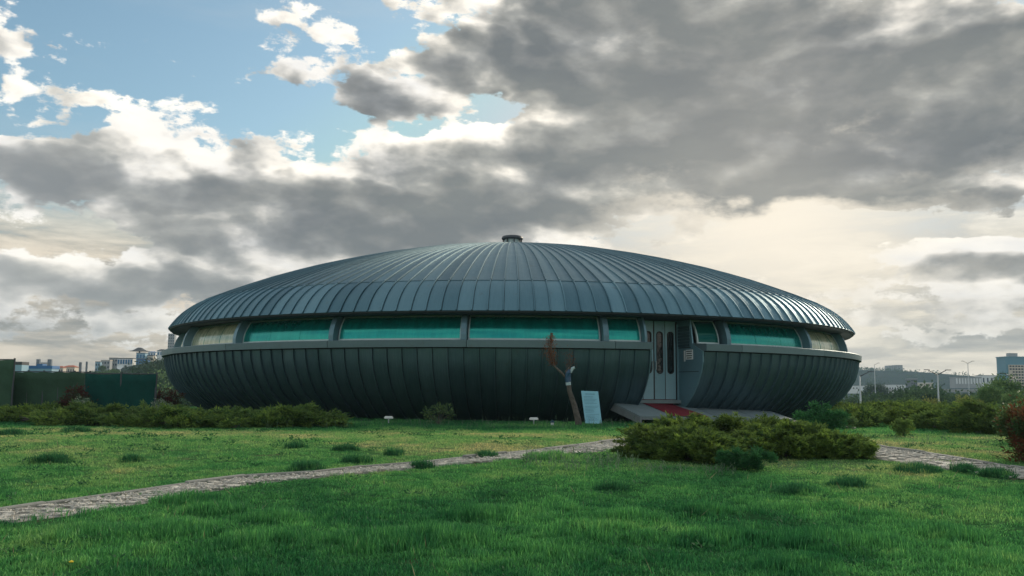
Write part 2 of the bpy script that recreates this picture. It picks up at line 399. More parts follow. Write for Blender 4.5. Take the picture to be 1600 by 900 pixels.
# ------------------------------------------------------------------ mesh helpers
class MB:
    def __init__(s): s.v = []; s.f = []; s.tone = []
    def face(s, pts):
        i = len(s.v); s.v += [tuple(p) for p in pts]; s.f.append(tuple(range(i, i + len(pts))))
    def grid(s, rows, close=False):
        i = len(s.v); nr = len(rows); nc = len(rows[0])
        for r in rows: s.v += [tuple(p) for p in r]
        for a in range(nr - 1):
            for b in range(nc - 1 + (1 if close else 0)):
                b2 = (b + 1) % nc
                s.f.append((i + a * nc + b, i + a * nc + b2, i + (a + 1) * nc + b2, i + (a + 1) * nc + b))
        return s
    def box(s, c, size, rz=0.0, mat=None):
        hx, hy, hz = size[0] / 2, size[1] / 2, size[2] / 2
        cs, sn = math.cos(rz), math.sin(rz)
        i = len(s.v)
        for dz in (-hz, hz):
            for dx, dy in ((-hx, -hy), (hx, -hy), (hx, hy), (-hx, hy)):
                p = Vector((cs * dx - sn * dy, sn * dx + cs * dy, dz)) + Vector(c)
                if mat is not None: p = mat @ p
                s.v.append(tuple(p))
        for q in ((3, 2, 1, 0), (4, 5, 6, 7), (0, 1, 5, 4), (1, 2, 6, 5), (2, 3, 7, 6), (3, 0, 4, 7)):
            s.f.append(tuple(i + k for k in q))
        return s
    def tube(s, pts, radii, n=8, caps=True):
        pts = [Vector(p) for p in pts]; i = len(s.v)
        for k, p in enumerate(pts):
            d = (pts[min(k + 1, len(pts) - 1)] - pts[max(k - 1, 0)]).normalized()
            a = d.orthogonal().normalized() if abs(d.z) < .9 else Vector((1, 0, 0)).cross(d).normalized()
            if k and (a - pa).length > (a + pa).length: a = -a
            pa = a
            b = d.cross(a)
            for j in range(n):
                t = 2 * PI * j / n
                s.v.append(tuple(p + (a * math.cos(t) + b * math.sin(t)) * radii[k]))
        for k in range(len(pts) - 1):
            for j in range(n):
                j2 = (j + 1) % n
                s.f.append((i + k * n + j, i + k * n + j2, i + (k + 1) * n + j2, i + (k + 1) * n + j))
        if caps:
            s.f.append(tuple(i + j for j in range(n))[::-1]); s.f.append(tuple(i + (len(pts) - 1) * n + j for j in range(n)))
        return s
    def lathe(s, prof, n=32, a0=0.0, a1=2 * PI):
        full = abs(a1 - a0 - 2 * PI) < 1e-6
        rows = []
        for (r, z) in prof:
            rows.append([(r * math.sin(a0 + (a1 - a0) * j / n), -r * math.cos(a0 + (a1 - a0) * j / n), z) for j in range(n if full else n + 1)])
        return s.grid(rows, close=full)
    def mesh(s, name, mat, smooth=False):
        me = bpy.data.meshes.new(name)
        me.from_pydata(s.v, [], s.f)
        me.materials.append(mat)
        if s.tone:
            at_ = me.attributes.new('tone', 'FLOAT', 'FACE')
            at_.data.foreach_set('value', np.array(s.tone, dtype=np.float32))
        if smooth: me.polygons.foreach_set('use_smooth', [True] * len(me.polygons))
        me.update()
        return me
def link(name, me, parent=None, loc=(0, 0, 0), rz=0.0, label=None, cat=None, group=None, kind=None):
    o = bpy.data.objects.new(name, me)
    C.objects.link(o)
    o.location = loc
    o.rotation_euler = (0, 0, rz)
    if parent is not None: o.parent = parent
    if label: o['label'] = label
    if cat: o['category'] = cat
    if group: o['group'] = group
    if kind: o['kind'] = kind
    return o
def thing(name, label, cat, loc=(0, 0, 0), rz=0.0, group=None):
    return link(name, None, None, loc, rz, label, cat, group)
def build(mb, name, mat, parent=None, smooth=False, **kw):
    return link(name, mb.mesh(name, mat, smooth), parent, **kw)
def copy_tree(o, parent=None, **kw):
    c = o.copy(); C.objects.link(c); c.parent = parent
    for ch in o.children: copy_tree(ch, c)
    return c
def sstep(a, b, x):
    t = min(1.0, max(0.0, (x - a) / (b - a))); return t * t * (3 - 2 * t)
def fbm(x, y, s, seed=0.0, o=3):
    v, a, t = 0.0, 1.0, 0.0
    for k in range(o):
        v += a * mnoise.noise(Vector((x * s + seed, y * s - seed, seed * .37))); t += a; a *= .5; s *= 2
    return v / t

# ------------------------------------------------------------------ ground
def height(x, y):
    z = .62 * sstep(5.0, 20.0, y)
    z += .05 * fbm(x, y, .25, 3.1) * sstep(2, 8, y) * (1 - sstep(25, 30, y))
    out = max(0.0, math.hypot(x, (y - 38) * .9) - 26)
    fall = sstep(0, 55, out) * sstep(27, 50, y)
    z -= 7.2 * fall
    z += 1.2 * fbm(x, y, .02, 8.8) * sstep(70, 140, y)
    z += 27 * math.exp(-((x + 95) / 55) ** 2 / 2 - ((y - 380) / 80) ** 2 / 2)
    if y > 500:
        rid = (.15 + .85 * sstep(-150, 150, x)) * 43 - 14 * sstep(470, 610, x) - 6 * sstep(600, 800, x) + 4 * fbm(x, y, .006, 2.2)
        z += rid * sstep(620, 1180, y) * (.93 + .07 * math.cos(x / 300))
    return z
def ground_hit(px, py):
    r = ray(px, py); t = 4.0
    for k in range(60):
        zz = EYE + r[2] * t
        h = height(r[0] * t, t)
        if r[2] >= -1e-4: break
        t += (zz - h) / (-r[2]) * .6
    return Vector((r[0] * t, t, height(r[0] * t, t)))
angs = [a * .6 - 48 for a in range(161)] + [48 + k * 6 for k in range(1, 44)]
rads = [0.4 * 1.06 ** k for k in range(38)] + [3.5 + .16 * k for k in range(1, 220)]
while rads[-1] < 3800: rads.append(rads[-1] * 1.045)
rads = [r for r in rads if r < 3800]
mb = MB()
mb.grid([[(r * math.sin(R_(a)), r * math.cos(R_(a)), height(r * math.sin(R_(a)), r * math.cos(R_(a)))) for a in angs] for r in rads], close=True)
mb.v.append((0, 0, 0)); k0 = len(mb.v) - 1
for j in range(len(angs)): mb.f.append((j, k0, (j + 1) % len(angs)))
mb.f = [tuple(reversed(f)) for f in mb.f]
build(mb, 'ground', M['ground'], smooth=True, kind='structure')

# ------------------------------------------------------------------ path
UP = [(-60, 806), (0, 796), (53, 788), (107, 780.5), (160, 774), (221, 765), (267, 758.6), (333, 746.6), (400, 741), (487, 736.7), (559, 728), (631, 723.7), (689, 717.4), (746, 710), (800, 705), (887, 696), (962, 689), (1060, 684), (1160, 682), (1260, 685), (1330, 690), (1362, 695), (1402, 704), (1489, 715.7), (1547, 726.6), (1600, 734), (1660, 744)]
LO = [(-60, 828), (0, 818), (53, 814), (107, 807), (160, 797), (227, 787), (293, 774), (373, 762), (400, 756.5), (487, 748), (573, 740), (645, 733), (718, 726), (800, 719), (872, 711), (930, 707), (965, 702), (1060, 697), (1160, 695), (1260, 699), (1330, 706), (1347, 711), (1402, 723.8), (1460, 732), (1518, 740), (1600, 752.6), (1660, 764)]
def resample(pxs, step_n):
    pts = [ground_hit(px, py) for px, py in pxs]
    cum = [0.0]
    for a, b_ in zip(pts, pts[1:]): cum.append(cum[-1] + (b_ - a).length)
    out = []
    for k in range(step_n):
        t = cum[-1] * k / (step_n - 1); i = max(0, min(len(pts) - 2, int(np.searchsorted(cum, t)) - 1))
        w_ = (t - cum[i]) / (cum[i + 1] - cum[i]); out.append(pts[i].lerp(pts[i + 1], w_))
    return out
UP = [(px, py + (5 if px < 900 else 1)) for px, py in UP]
NP_ = 120
up, lo_ = resample(UP, NP_), resample(LO, 1500)
lo = [min(lo_, key=lambda q: (q - p).length_squared) for p in up]
def gz(p, dz): return Vector((p.x, p.y, height(p.x, p.y) + dz))
mb = MB()
mb.grid([[gz(a.lerp(b_, t), dz) for t, dz in ((-.08, -.05), (0, .012), (.25, .014), (.5, .016), (.75, .014), (1.0, .012), (1.08, -.05))] for a, b_ in zip(lo, up)])
mb.f = [tuple(reversed(f)) for f in mb.f]
path = build(mb, 'path', M['grit'], kind='structure')
path_len = sum((a - b_).length for a, b_ in zip(up, up[1:]))
# kerb stones along the far edge
kn = int(path_len / .95)
kpts = resample(UP, kn + 1)
for i in range(kn):
    a, b_ = kpts[i], kpts[i + 1]
    if rng.random() < .03: continue
    mid = a.lerp(b_, .5); L = (b_ - a).length
    k = MB(); r1 = rng.uniform(.008, .02)
    k.box((0, 0, 0), (L - .012, .10, .20)); 
    me = k.mesh('kerb_stone', M['kerb'])
    o = link('kerb_stone', me, path, gz(mid, rng.uniform(-.052, -.035)), math.atan2((b_ - a).y, (b_ - a).x) + rng.uniform(-.02, .02))
    o.rotation_euler.x = rng.uniform(-.06, .06)
    o.rotation_euler.y = -math.atan2(height(b_.x, b_.y) - height(a.x, a.y), L) + rng.uniform(-.008, .008)
    bv = o.modifiers.new('bevel', 'BEVEL'); bv.width = .015; bv.segments = 1
# paving stones: irregular, sunk in grit
smeshes = []
for k in range(8):
    s_ = MB(); nn = rng.choice((5, 6, 7)); a0 = rng.random() * 6
    rr = [rng.uniform(.8, 1.1) for _ in range(nn)]
    bot = [(rr[j] * math.cos(a0 + 2 * PI * j / nn), rr[j] * math.sin(a0 + 2 * PI * j / nn), -.5) for j in range(nn)]
    mid = [(p[0], p[1], .6) for p in bot]
    top = [(p[0] * .93, p[1] * .93, 1.0 + rng.uniform(-.5, .5)) for p in bot]
    s_.grid([bot, mid, top], close=True); s_.face(top)
    smeshes.append(s_.mesh('paving_stone', M['stone']))
stones = []
ns_, nt_ = int(path_len / .22), 6
cumu = [0.0]
for i in range(ns_):
    for j in range(nt_):
        s = (i + rng.uniform(.2, .8) + (.5 if j % 2 else 0)) / (ns_ + 1) * (NP_ - 1); t = (j + rng.uniform(.35, .65)) / nt_
        k = min(int(s), NP_ - 2); f = s - k
        p = lo[k].lerp(lo[k + 1], f).lerp(up[k].lerp(up[k + 1], f), t)
        wd = (up[k] - lo[k]).length
        if fbm(p.x, p.y, .9, 5.5) > .22 and t > .45: continue
        if rng.random() < .06: continue
        stones.append((p.y, p, wd / nt_))
stones.sort(key=lambda s: s[0])
vis = [s for s in stones if not (3.0 < s[1].x < 6.2 and s[1].y > 14)]
far = MB()
for idx, (_, p, wd) in enumerate(vis):
    sx, sy, rz = rng.uniform(.07, .13), wd * rng.uniform(.40, .56), rng.uniform(-.4, .4)
    ra = math.atan2(2, 7) + rz if p.x < 4 else -.5 + rz
    if idx < 290:
        o = link('paving_stone', smeshes[rng.randrange(8)], path, gz(p, .02), ra)
        o.scale = (sx, sy, .012); o.rotation_euler.x = rng.uniform(-.06, .06); o.rotation_euler.y = rng.uniform(-.06, .06)
    else:
        me = smeshes[rng.randrange(8)]; i0 = len(far.v); cs, sn = math.cos(ra), math.sin(ra)
        for v_ in me.vertices:
            x, y = v_.co.x * sx, v_.co.y * sy
            far.v.append((p.x + cs * x - sn * y, p.y + sn * x + cs * y, height(p.x, p.y) + .02 + v_.co.z * .012))
        for q in me.polygons: far.f.append(tuple(i0 + a for a in q.vertices))
if far.f: build(far, 'paving_stones', M['stone'], path, kind='stuff')
# small loose gravel chips on the path
mb = MB()
for k in range(5000):
    s = rng.random() * (NP_ - 1.01); i = int(s); t = rng.uniform(-.03, 1.0)
    p = lo[i].lerp(lo[i + 1], s - i).lerp(up[i].lerp(up[i + 1], s - i), t)
    r = rng.uniform(.012, .035); z = height(p.x, p.y) + .025; a = rng.random() * 6
    q = [(p.x + r * math.cos(a + u), p.y + r * math.sin(a + u) * .8, z + rng.uniform(0, .02)) for u in (0, 2.1, 4.2)]
    ap = (p.x, p.y, z + r * .9)
    for u in range(3): mb.face([q[u], q[(u + 1) % 3], ap])
build(mb, 'gravel', M['stone'], path, kind='stuff')

# ------------------------------------------------------------------ the saucer building
D = 46.3
bld = thing('saucer_building', 'large dark metal flying saucer shaped hall with ribbed dome roof', 'building', (0, D, EYE))
prof_r = [16.12, 15.93, 15.62, 15.13, 14.41, 13.42, 12.1, 10.4, 8.35, 6.12, 3.94, 1.75, 0.0]
prof_z = [2.68, 2.99, 3.33, 3.69, 4.02, 4.43, 4.94, 5.49, 6.04, 6.53, 6.88, 7.08, 7.12]
def roof_z(r): return float(np.interp(r, prof_r[::-1], prof_z[::-1]))
# smooth resampling by arc
def smooth_profile(n_):
    pr, pz = np.array(prof_r), np.array(prof_z)
    seg = np.r_[0, np.cumsum(np.hypot(np.diff(pr), np.diff(pz)))]
    t = np.linspace(0, seg[-1], 400)
    r, z = np.interp(t, seg, pr), np.interp(t, seg, pz)
    for _ in range(60):
        r[1:-1] = (r[:-2] + 2 * r[1:-1] + r[2:]) / 4; z[1:-1] = (z[:-2] + 2 * z[1:-1] + z[2:]) / 4
    return r, z
SR, SZ = smooth_profile(400)
def roof_pts(r_out, r_in, k):
    i0 = int(np.argmin(abs(SR - r_out))); i1 = int(np.argmin(abs(SR - r_in)))
    ii = np.linspace(i0, i1, k + 1).astype(int)
    return [(float(SR[i]), float(SZ[i])) for i in ii]
NRIB = 196
DA = 2 * PI / NRIB
def seam_panel(profile, lift, sw=.042, sh=.048, name='roof_panel', mat=None, outward=1.0):
    """one sheet between two ribs, with the standing seam on its right edge and a folded lip at both ends"""
    mb = MB(); rows = []
    n_ = len(profile)
    for i, (r, z) in enumerate(profile):
        r0, z0 = profile[max(0, i - 1)]; r1, z1 = profile[min(n_ - 1, i + 1)]
        tx, tz = r1 - r0, z1 - z0; L = math.hypot(tx, tz)
        nx, nz = (tz / L, -tx / L)          # outward normal in the (r, z) plane
        if nx * 1.0 + nz * outward < 0: nx, nz = -nx, -nz
        h = DA / 2; swa = min(sw / max(r, .5), DA * .42)
        def P(a, off, zoff=0.0):
            rr, zz = r + nx * (lift + off), z + nz * (lift + off)
            return (rr * math.sin(a), -rr * math.cos(a), zz)
        rows.append([P(-h + .0004, -lift), P(-h + .0004, 0), P(-h * .33, .006), P(h - swa - swa * .25, 0), P(h - swa, sh), P(h - .0004, sh * .96), P(h - .0004, -lift)])
    mb.grid(rows)
    mb.face(rows[0][::-1]); mb.face(rows[-1])
    me = mb.mesh(name, mat, True)
    # round along the sheet, crisp across its folds
    sharp = [(e.vertices[0] // 7) != (e.vertices[1] // 7) or e.vertices[0] >= 7 * n_ for e in me.edges]
    at_ = me.attributes.new('sharp_edge', 'BOOLEAN', 'EDGE'); at_.data.foreach_set('value', sharp)
    return me
R_JOINT = 14.78
up_prof = roof_pts(R_JOINT + .06, 2.6, 14)
lo_prof = roof_pts(16.12, R_JOINT - .02, 7)
up_me = seam_panel(up_prof, .030, name='roof_panel', mat=M['roof'])
lo_me = seam_panel(lo_prof, .015, name='eave_panel', mat=M['eave'])
# the roof shell under the sheets, with its rolled edge and soffit
sh = MB()
shell = [(.0, 7.10)] + [(r, z - .01) for r, z in roof_pts(16.10, 2.0, 16)[::-1]] + [(16.09, 2.64), (16.02, 2.59), (15.8, 2.585), (15.2, 2.60)]
sh.lathe(shell, 196)
roof = build(sh, 'roof', M['soffit'], bld)
for i in range(NRIB):
    link('roof_panel', up_me, roof, rz=i * DA + rng.uniform(-.0003, .0003))
for i in range(-62, 63):
    o = link('eave_panel', lo_me, roof, rz=i * DA)
# cap at the crown and the vent
cap = MB().lathe([(2.75, 6.99 + .1), (2.72, 7.11), (1.6, 7.17), (.0, 7.20)], 64)
build(cap, 'crown_cap', M['roof'], roof)
vent = build(MB().lathe([(.40, 7.10), (.40, 7.76), (.0, 7.76)], 32), 'vent_neck', M['frame'], bld)
VZ = EYE
for k in range(8):
    a = k * PI / 4 + .2
    build(MB().box((.47 * math.sin(a), -.47 * math.cos(a), 7.45), (.05, .05, .62), a), 'vent_strut', M['lampdark'], vent)
build(MB().lathe([(.0, 7.92), (.48, 7.90), (.535, 7.85), (.55, 7.78), (.52, 7.73), (.0, 7.72)], 40), 'vent_cap', M['lampdark'], vent)
build(MB().lathe([(.56, 7.10), (.56, 7.36), (.40, 7.38)], 32), 'vent_collar', M['shell'], vent)

# opening of the entrance: four rib pitches
I0, I1 = 9, 13
OA0, OA1 = I0 * DA, I1 * DA
bow = [(16.22, 1.44), (16.17, 1.10), (16.06, .72), (15.84, .33), (15.58, -.02), (15.26, -.30), (14.86, -.60), (14.36, -.88), (13.7, -1.16), (12.9, -1.42)]
bprof = []
for i in range(len(bow) - 1):
    bprof.append(bow[i])
bprof.append(bow[-1])
wall_me = seam_panel(bprof, .015, sw=.04, sh=.06, name='wall_panel', mat=M['bowl'], outward=-.2)
shell = MB().lathe([(15.35, 1.66), (16.1, 1.66)] + [(r - .03, z) for r, z in bow], 192, OA1, 2 * PI + OA0)
bowl = build(shell, 'lower_wall', M['shell'], bld)
for i in range(-58, 59):
    if I0 <= i < I1: continue
    link('wall_panel', wall_me, bowl, rz=(i + .5) * DA)
# ledge ring in lengths
A_F = R_(11.4); PITCHF = 2 * PI / 21
led_prof = [(16.20, 1.47), (16.38, 1.47), (16.395, 1.69), (16.36, 1.71), (15.6, 1.755), (15.6, 1.50)]
def ledge(a0, a1, k=0):
    mb = MB(); n_ = max(2, int((a1 - a0) / R_(1.8)))
    pr = led_prof + [led_prof[0]]
    rows = [[(r * math.sin(a0 + (a1 - a0) * j / n_), -r * math.cos(a0 + (a1 - a0) * j / n_), z + .002 * (k % 2)) for j in range(n_ + 1)] for r, z in pr]
    mb.grid(rows)
    mb.face([rw[0] for rw in rows[:-1]]); mb.face([rw[-1] for rw in rows[:-1]][::-1])
    build(mb, 'ledge_panel', M['ledge'], bld)
brk = sorted([A_F + PITCHF * k + R_(.6) for k in range(-7, 8)])
g = .0006
for k in range(len(brk) - 1):
    a, b_ = brk[k], brk[k + 1]
    if a < OA0 < b_: ledge(a + g, OA0 + R_(.1), k)
    if a < OA1 < b_: ledge(OA1 - R_(.1), b_ - g, k)
    if not (a < OA0 < b_ or a < OA1 < b_): ledge(a + g, b_ - g, k)
# dark recessed band behind the windows, one ring (the room inside)
build(MB().lathe([(15.0, 1.60), (15.0, 2.62)], 160, OA1, 2 * PI + OA0), 'window_backing', M['shell'], bld)
# fins
def fin(a, w_=.19):
    mb = MB()
    out = [(15.93, 1.74), (15.93, 1.92), (15.89, 2.12), (15.82, 2.30), (15.70, 2.50), (15.60, 2.61)]
    inn = [(15.30, z) for r, z in out]
    h = w_ / 2
    def P(r, z, s): 
        return (r * math.sin(a) + s * math.cos(a), -r * math.cos(a) + s * math.sin(a), z)
    rows = [[P(ri, z, -h), P(ro, z, -h), P(ro + .012, z, -h * .6), P(ro + .012, z, h * .6), P(ro, z, h), P(ri, z, h)] for (ro, z), (ri, _) in zip(out, inn)]
    mb.grid(rows)
    build(mb, 'fin', M['fin'], bld)
def window(a0, a1, pane=M['pane'], edge_l=True, edge_r=True):
    zb, zt = 1.77, 2.60
    rb, rt = 15.62, 15.50
    def strip(mb, b0, b1, z0, z1, off, d):
        n_ = max(1, int((b1 - b0) / R_(1.6)))
        def rad(z):
            t = max(0.0, (z - zb) / (zt - zb)); return rb - .36 * t * t
        nz = max(1, int((z1 - z0) / .09))
        zs = [z0 + (z1 - z0) * q / nz for q in range(nz + 1)]
        rows = []
        for rr, z in [(rad(z) + off, z) for z in zs] + [(rad(z) + off - d, z) for z in zs[::-1]] + [(rad(z0) + off, z0)]:
            rows.append([(rr * math.sin(b0 + (b1 - b0) * j / n_), -rr * math.cos(b0 + (b1 - b0) * j / n_), z) for j in range(n_ + 1)])
        mb.grid(rows)
        for e in (0, -1):
            for q in range(nz):
                quad = [rows[q][e], rows[q + 1][e], rows[2 * nz - q][e], rows[2 * nz + 1 - q][e]]
                mb.face(quad if e else quad[::-1])
    fr = MB(); wv = .042; wa = wv / 15.5
    strip(fr, a0, a1, zb - .02, zb + .035, .03, .08)
    strip(fr, a0, a1, zt - .06, zt - .005, .03, .08)
    strip(fr, a0, a0 + wa, zb + .037, zt - .062, .028, .08)
    strip(fr, a1 - wa, a1, zb + .037, zt - .062, .028, .08)
    w_ = build(fr, 'window', M['frame'], bld)
    pn = MB(); strip(pn, a0 + wa * .8, a1 - wa * .8, zb + .03, zt - .055, 0, .02)
    build(pn, 'pane', pane, w_, smooth=True)
    span = a1 - a0
    if span > R_(9):      # joints between the plastic sheets
        for q in (.34, .67):
            a = a0 + span * q
            jn = MB(); strip(jn, a - .0006, a + .0006, zb + .036, zt - .061, .006, .01)
            build(jn, 'glazing_bar', M['pane'], w_)
for k in range(-6, 7):
    a = A_F + PITCHF * k
    fin(a)
    b_ = a + PITCHF
    m_ = .105 / 15.5 + R_(.05)
    if k == 0:
        window(a + m_, OA0 - R_(.25)); window(OA1 + R_(.45), b_ - m_ - R_(.3), M['panedark'])
        window_end = True
    elif k < 6: window(a + m_, b_ - m_, M['panepale'] if (k >= 2 or k <= -4) else M['pane'])
fin(OA0 - R_(.05), .09)
# entrance bay: walls, ceiling, floor, doors
TH = (OA0 + OA1) / 2
ent_n = Vector((math.sin(TH), -math.cos(TH), 0)); ent_t = Vector((math.cos(TH), math.sin(TH), 0))
def EP(n_, t_, z_): return ent_n * n_ + ent_t * t_ + Vector((0, 0, z_))
def emb(boxes):
    """boxes given as centre (t, n, z) and size (t, n, z) in the entrance's own axes"""
    mb = MB()
    for c_, s_ in boxes:
        p = EP(c_[1], c_[0], c_[2])
        mb.box(tuple(p), s_, TH)
    return mb
NF = 14.72
FLOOR = -.20
half = 16.2 * math.sin((OA1 - OA0) / 2)
for sgn, a in ((-1, OA0), (1, OA1)):
    mb = MB(); thick = .05
    outl = [(NF - .3, 2.6), (15.45, 2.6), (15.60, 1.72), (16.2, 1.46)] + [(r + .01, z) for r, z in bow[1:8] if z > -.62] + [(14.55, -.75), (NF - .3, -.75)]
    for off in (0, thick):
        mb.v += [(r * math.sin(a) - sgn * off * math.cos(a), -r * math.cos(a) - sgn * off * math.sin(a), z) for r, z in outl]
    k = len(outl)
    mb.f.append(tuple(range(k))); mb.f.append(tuple(range(2 * k - 1, k - 1, -1)))
    for j in range(k): mb.f.append((j, (j + 1) % k, k + (j + 1) % k, k + j))
    sw_ = build(mb, 'entrance_side_wall', M['wallblue'], bld)
    # horizontal sheet joint
    jm = MB()
    for zj, rj in ((.78, 15.95), (1.62, 15.5)):
        c_ = (14.4 + rj) / 2; 
        p = Vector((c_ * math.sin(a) - sgn * (thick + .003) * math.cos(a), -c_ * math.cos(a) - sgn * (thick + .003) * math.sin(a), zj))
        jm.box(tuple(p), (.012, rj - 14.4, .02), a)
    build(jm, 'sheet_joint', M['shell'], sw_)
# louvred dark upper part of the right wall
lv = MB()
for q in range(7):
    zz = 1.70 + q * .105
    c_ = 15.0
    p = Vector((c_ * math.sin(OA1) - .07 * math.cos(OA1), -c_ * math.cos(OA1) - .07 * math.sin(OA1), zz))
    lv.box(tuple(p), (.03, .95, .085), OA1)
build(lv, 'louvre', M['bowl'], bld)
build(emb([((0, 14.55, FLOOR - .06), (2.0, .6, .12))]), 'entrance_floor', M['ramp'], bld)
build(emb([((0, 14.9, 2.615), (2.3, 1.5, .05))]), 'entrance_ceiling', M['soffit'], bld)
build(emb([((0, NF - .12, 1.1), (2.3, .06, 2.9))]), 'door_backing', M['shell'], bld)
DW, DG = .405, .028
xs = [-.77, -.325, .125, .56]
xs = [-.745, -.32, .135, .565]
for q, tx in enumerate(xs):
    z0, z1 = FLOOR + .02, 2.56
    # leaf with a pill shaped opening
    mb = MB(); pw, pz0, pz1 = .115, .72, 2.18
    segs = 10
    pill = [(pw * math.cos(PI * j / segs), pz1 - pw + pw * math.sin(PI * j / segs)) for j in range(segs + 1)] + [(pw * math.cos(PI + PI * j / segs), pz0 + pw + pw * math.sin(PI + PI * j / segs)) for j in range(segs + 1)]
    hw = DW / 2
    def outer(x, z):
        # project the pill point out to the leaf's rectangle
        cz = (z0 + z1) / 2
        sx = hw / abs(x) if abs(x) > 1e-6 else 1e9
        if z > pz1 - pw: return (x / pw * hw, z1)
        if z < pz0 + pw: return (x / pw * hw, z0)
        return (math.copysign(hw, x), z)
    outr = [outer(x, z) for x, z in pill]
    outr[0] = (hw, pz1 - pw); outr[segs] = (-hw, pz1 - pw); outr[segs + 1] = (-hw, pz0 + pw); outr[-1] = (hw, pz0 + pw)
    def ring_pts(pts, n_): return [tuple(EP(n_, tx + x, z)) for x, z in pts]
    rows = [ring_pts(outr, NF - .04), ring_pts(outr, NF), ring_pts(pill, NF), ring_pts(pill, NF - .04)]
    mb.grid(rows, close=True)
    for (cx, cz) in ((hw, z1), (-hw, z1), (-hw, z0), (hw, z0)):
        y0 = pz1 - pw if cz == z1 else pz0 + pw
        mb.face(ring_pts([(cx, y0), (cx * .999, cz), (cx * .995, cz)], NF))
    # corner fills between side points and top / bottom rows
    mb.face(ring_pts([(hw, pz1 - pw), (hw, z1), outr[1]], NF)); mb.face(ring_pts([(-hw, pz1 - pw), outr[segs - 1], (-hw, z1)], NF))
    mb.face(ring_pts([(-hw, pz0 + pw), (-hw, z0), outr[segs + 2]], NF)); mb.face(ring_pts([(hw, pz0 + pw), outr[-2], (hw, z0)], NF))
    leaf = build(mb, 'door', M['door'], bld)
    gm = MB()
    big = [(x * 1.16, z + (.018 if z > 1.4 else -.018)) for x, z in pill]; sm = [(x * .84, z + (-.018 if z > 1.4 else .018)) for x, z in pill]
    gm.grid([ring_pts(big, NF + .003), ring_pts(big, NF + .016), ring_pts(sm, NF + .016), ring_pts(sm, NF - .02)], close=True)
    build(gm, 'gasket', M['rubber'], leaf)
    pm = MB(); pm.face(ring_pts(pill, NF - .015)); pm.face(ring_pts(pill, NF - .022)[::-1])
    build(pm, 'pane', M['doorglass'], leaf)
    if q in (1, 2):
        build(emb([((tx + (.16 if q == 1 else -.165), NF + .04, 1.0), (.02, .03, .30)), ((tx + (.16 if q == 1 else -.165), NF + .018, 1.13), (.02, .04, .02)), ((tx + (.16 if q == 1 else -.165), NF + .018, .87), (.02, .04, .02))]), 'handle', M['frame'], leaf)
build(emb([((t_, NF - .02, 1.13), (.022, .05, 2.66)) for t_ in (-.98, -.5325, .35, .80)]), 'door_post', M['rubber'], bld)
build(emb([((-.095, NF - .01, 1.13), (.035, .03, 2.66))]), 'door_gap', M['rubber'], bld)
build(emb([((.90, NF - .02, 1.13), (.16, .05, 2.66))]), 'door_side_panel', M['wallblue'], bld)
# notice plates on the right wall of the entrance
def wallP(r, z, off): return Vector((r * math.sin(OA1) - off * math.cos(OA1), -r * math.cos(OA1) - off * math.sin(OA1), z))
nt = thing('notice_plate', 'white plate with lines of dark writing on the wall right of the entrance doors', 'notice', (0, D, EYE))
def wbox(r, z, sr, sz, off, th): return MB().box(tuple(wallP(r, z, off)), (th, sr, sz), OA1)
build(wbox(15.42, 1.37, .42, .34, .062, .012), 'plate', M['white'], nt)
build(wbox(15.13, 1.33, .07, .38, .062, .012), 'side_strip', M['white'], nt)
ink = MB()
for q, (zz, l) in enumerate(((1.485, .34), (1.41, .30), (1.33, .34), (1.255, .28))):
    ink.box(tuple(wallP(15.42, zz, .070)), (.003, l, .03), OA1)
build(ink, 'writing', M['ink'], nt)

# ramp
def ramp_pts(z_off):
    A = EP(14.6, -1.9, -.19); B = EP(16.75, -1.75, -.70); C_ = EP(17.5, 3.6, -.80); E_ = EP(14.0, 5.2, -.60)
    return [p + Vector((0, D, EYE + z_off)) for p in (A, B, C_, E_)]
tp, bt = ramp_pts(0), ramp_pts(-.2)
rampo = thing('entrance_ramp', 'grey sloping entrance ramp leading up to the doors', 'ramp', tuple(tp[0]))
o0 = tp[0]
def bil(u, v, dz=0.0):   # u: 0 back .. 1 front, v: 0 left .. 1 right
    a = tp[0].lerp(tp[1], u); b_ = tp[3].lerp(tp[2], u)
    return a.lerp(b_, v) - o0 + Vector((0, 0, dz))
for (v0, v1) in ((0, .245), (.25, .495), (.5, .745), (.75, 1.0)):
    mb = MB()
    t_ = [bil(0, v0), bil(1, v0), bil(1, v1), bil(0, v1)]; b4 = [p - Vector((0, 0, .05)) for p in t_]
    mb.face(t_); mb.face(b4[::-1])
    for j in range(4): mb.face([t_[j], b4[j], b4[(j + 1) % 4], t_[(j + 1) % 4]])
    build(mb, 'deck_slab', M['ramp'], rampo)
for (v0) in (0.0, 1.0):
    mb = MB(); s_ = .07 if v0 == 0 else -.07
    pts = [bil(-.02, v0, -.055), bil(1.0, v0, -.055), bil(1.0, v0, -.26), bil(-.02, v0, -.30)]
    lat = ent_t * s_
    q = [p + lat for p in pts]
    mb.face(pts); mb.face(q[::-1])
    for j in range(4): mb.face([pts[j], q[j], q[(j + 1) % 4], pts[(j + 1) % 4]])
    build(mb, 'side_beam', M['concrete'], rampo)
mb = MB()
q = [bil(1, 0, -.055), bil(1, 1, -.055), bil(1, 1, -.12), bil(1, 0, -.12)]; q2 = [p - ent_n * .1 for p in q]
mb.face(q); mb.face(q2[::-1])
for j in range(4): mb.face([q[j], q2[j], q2[(j + 1) % 4], q[(j + 1) % 4]])
build(mb, 'front_beam', M['concrete'], rampo)
for vv in (.15, .5, .85):
    p = bil(.85, vv, -.35) 
    build(MB().box(tuple(p), (.2, .2, .58), TH), 'support', M['shell'], rampo)
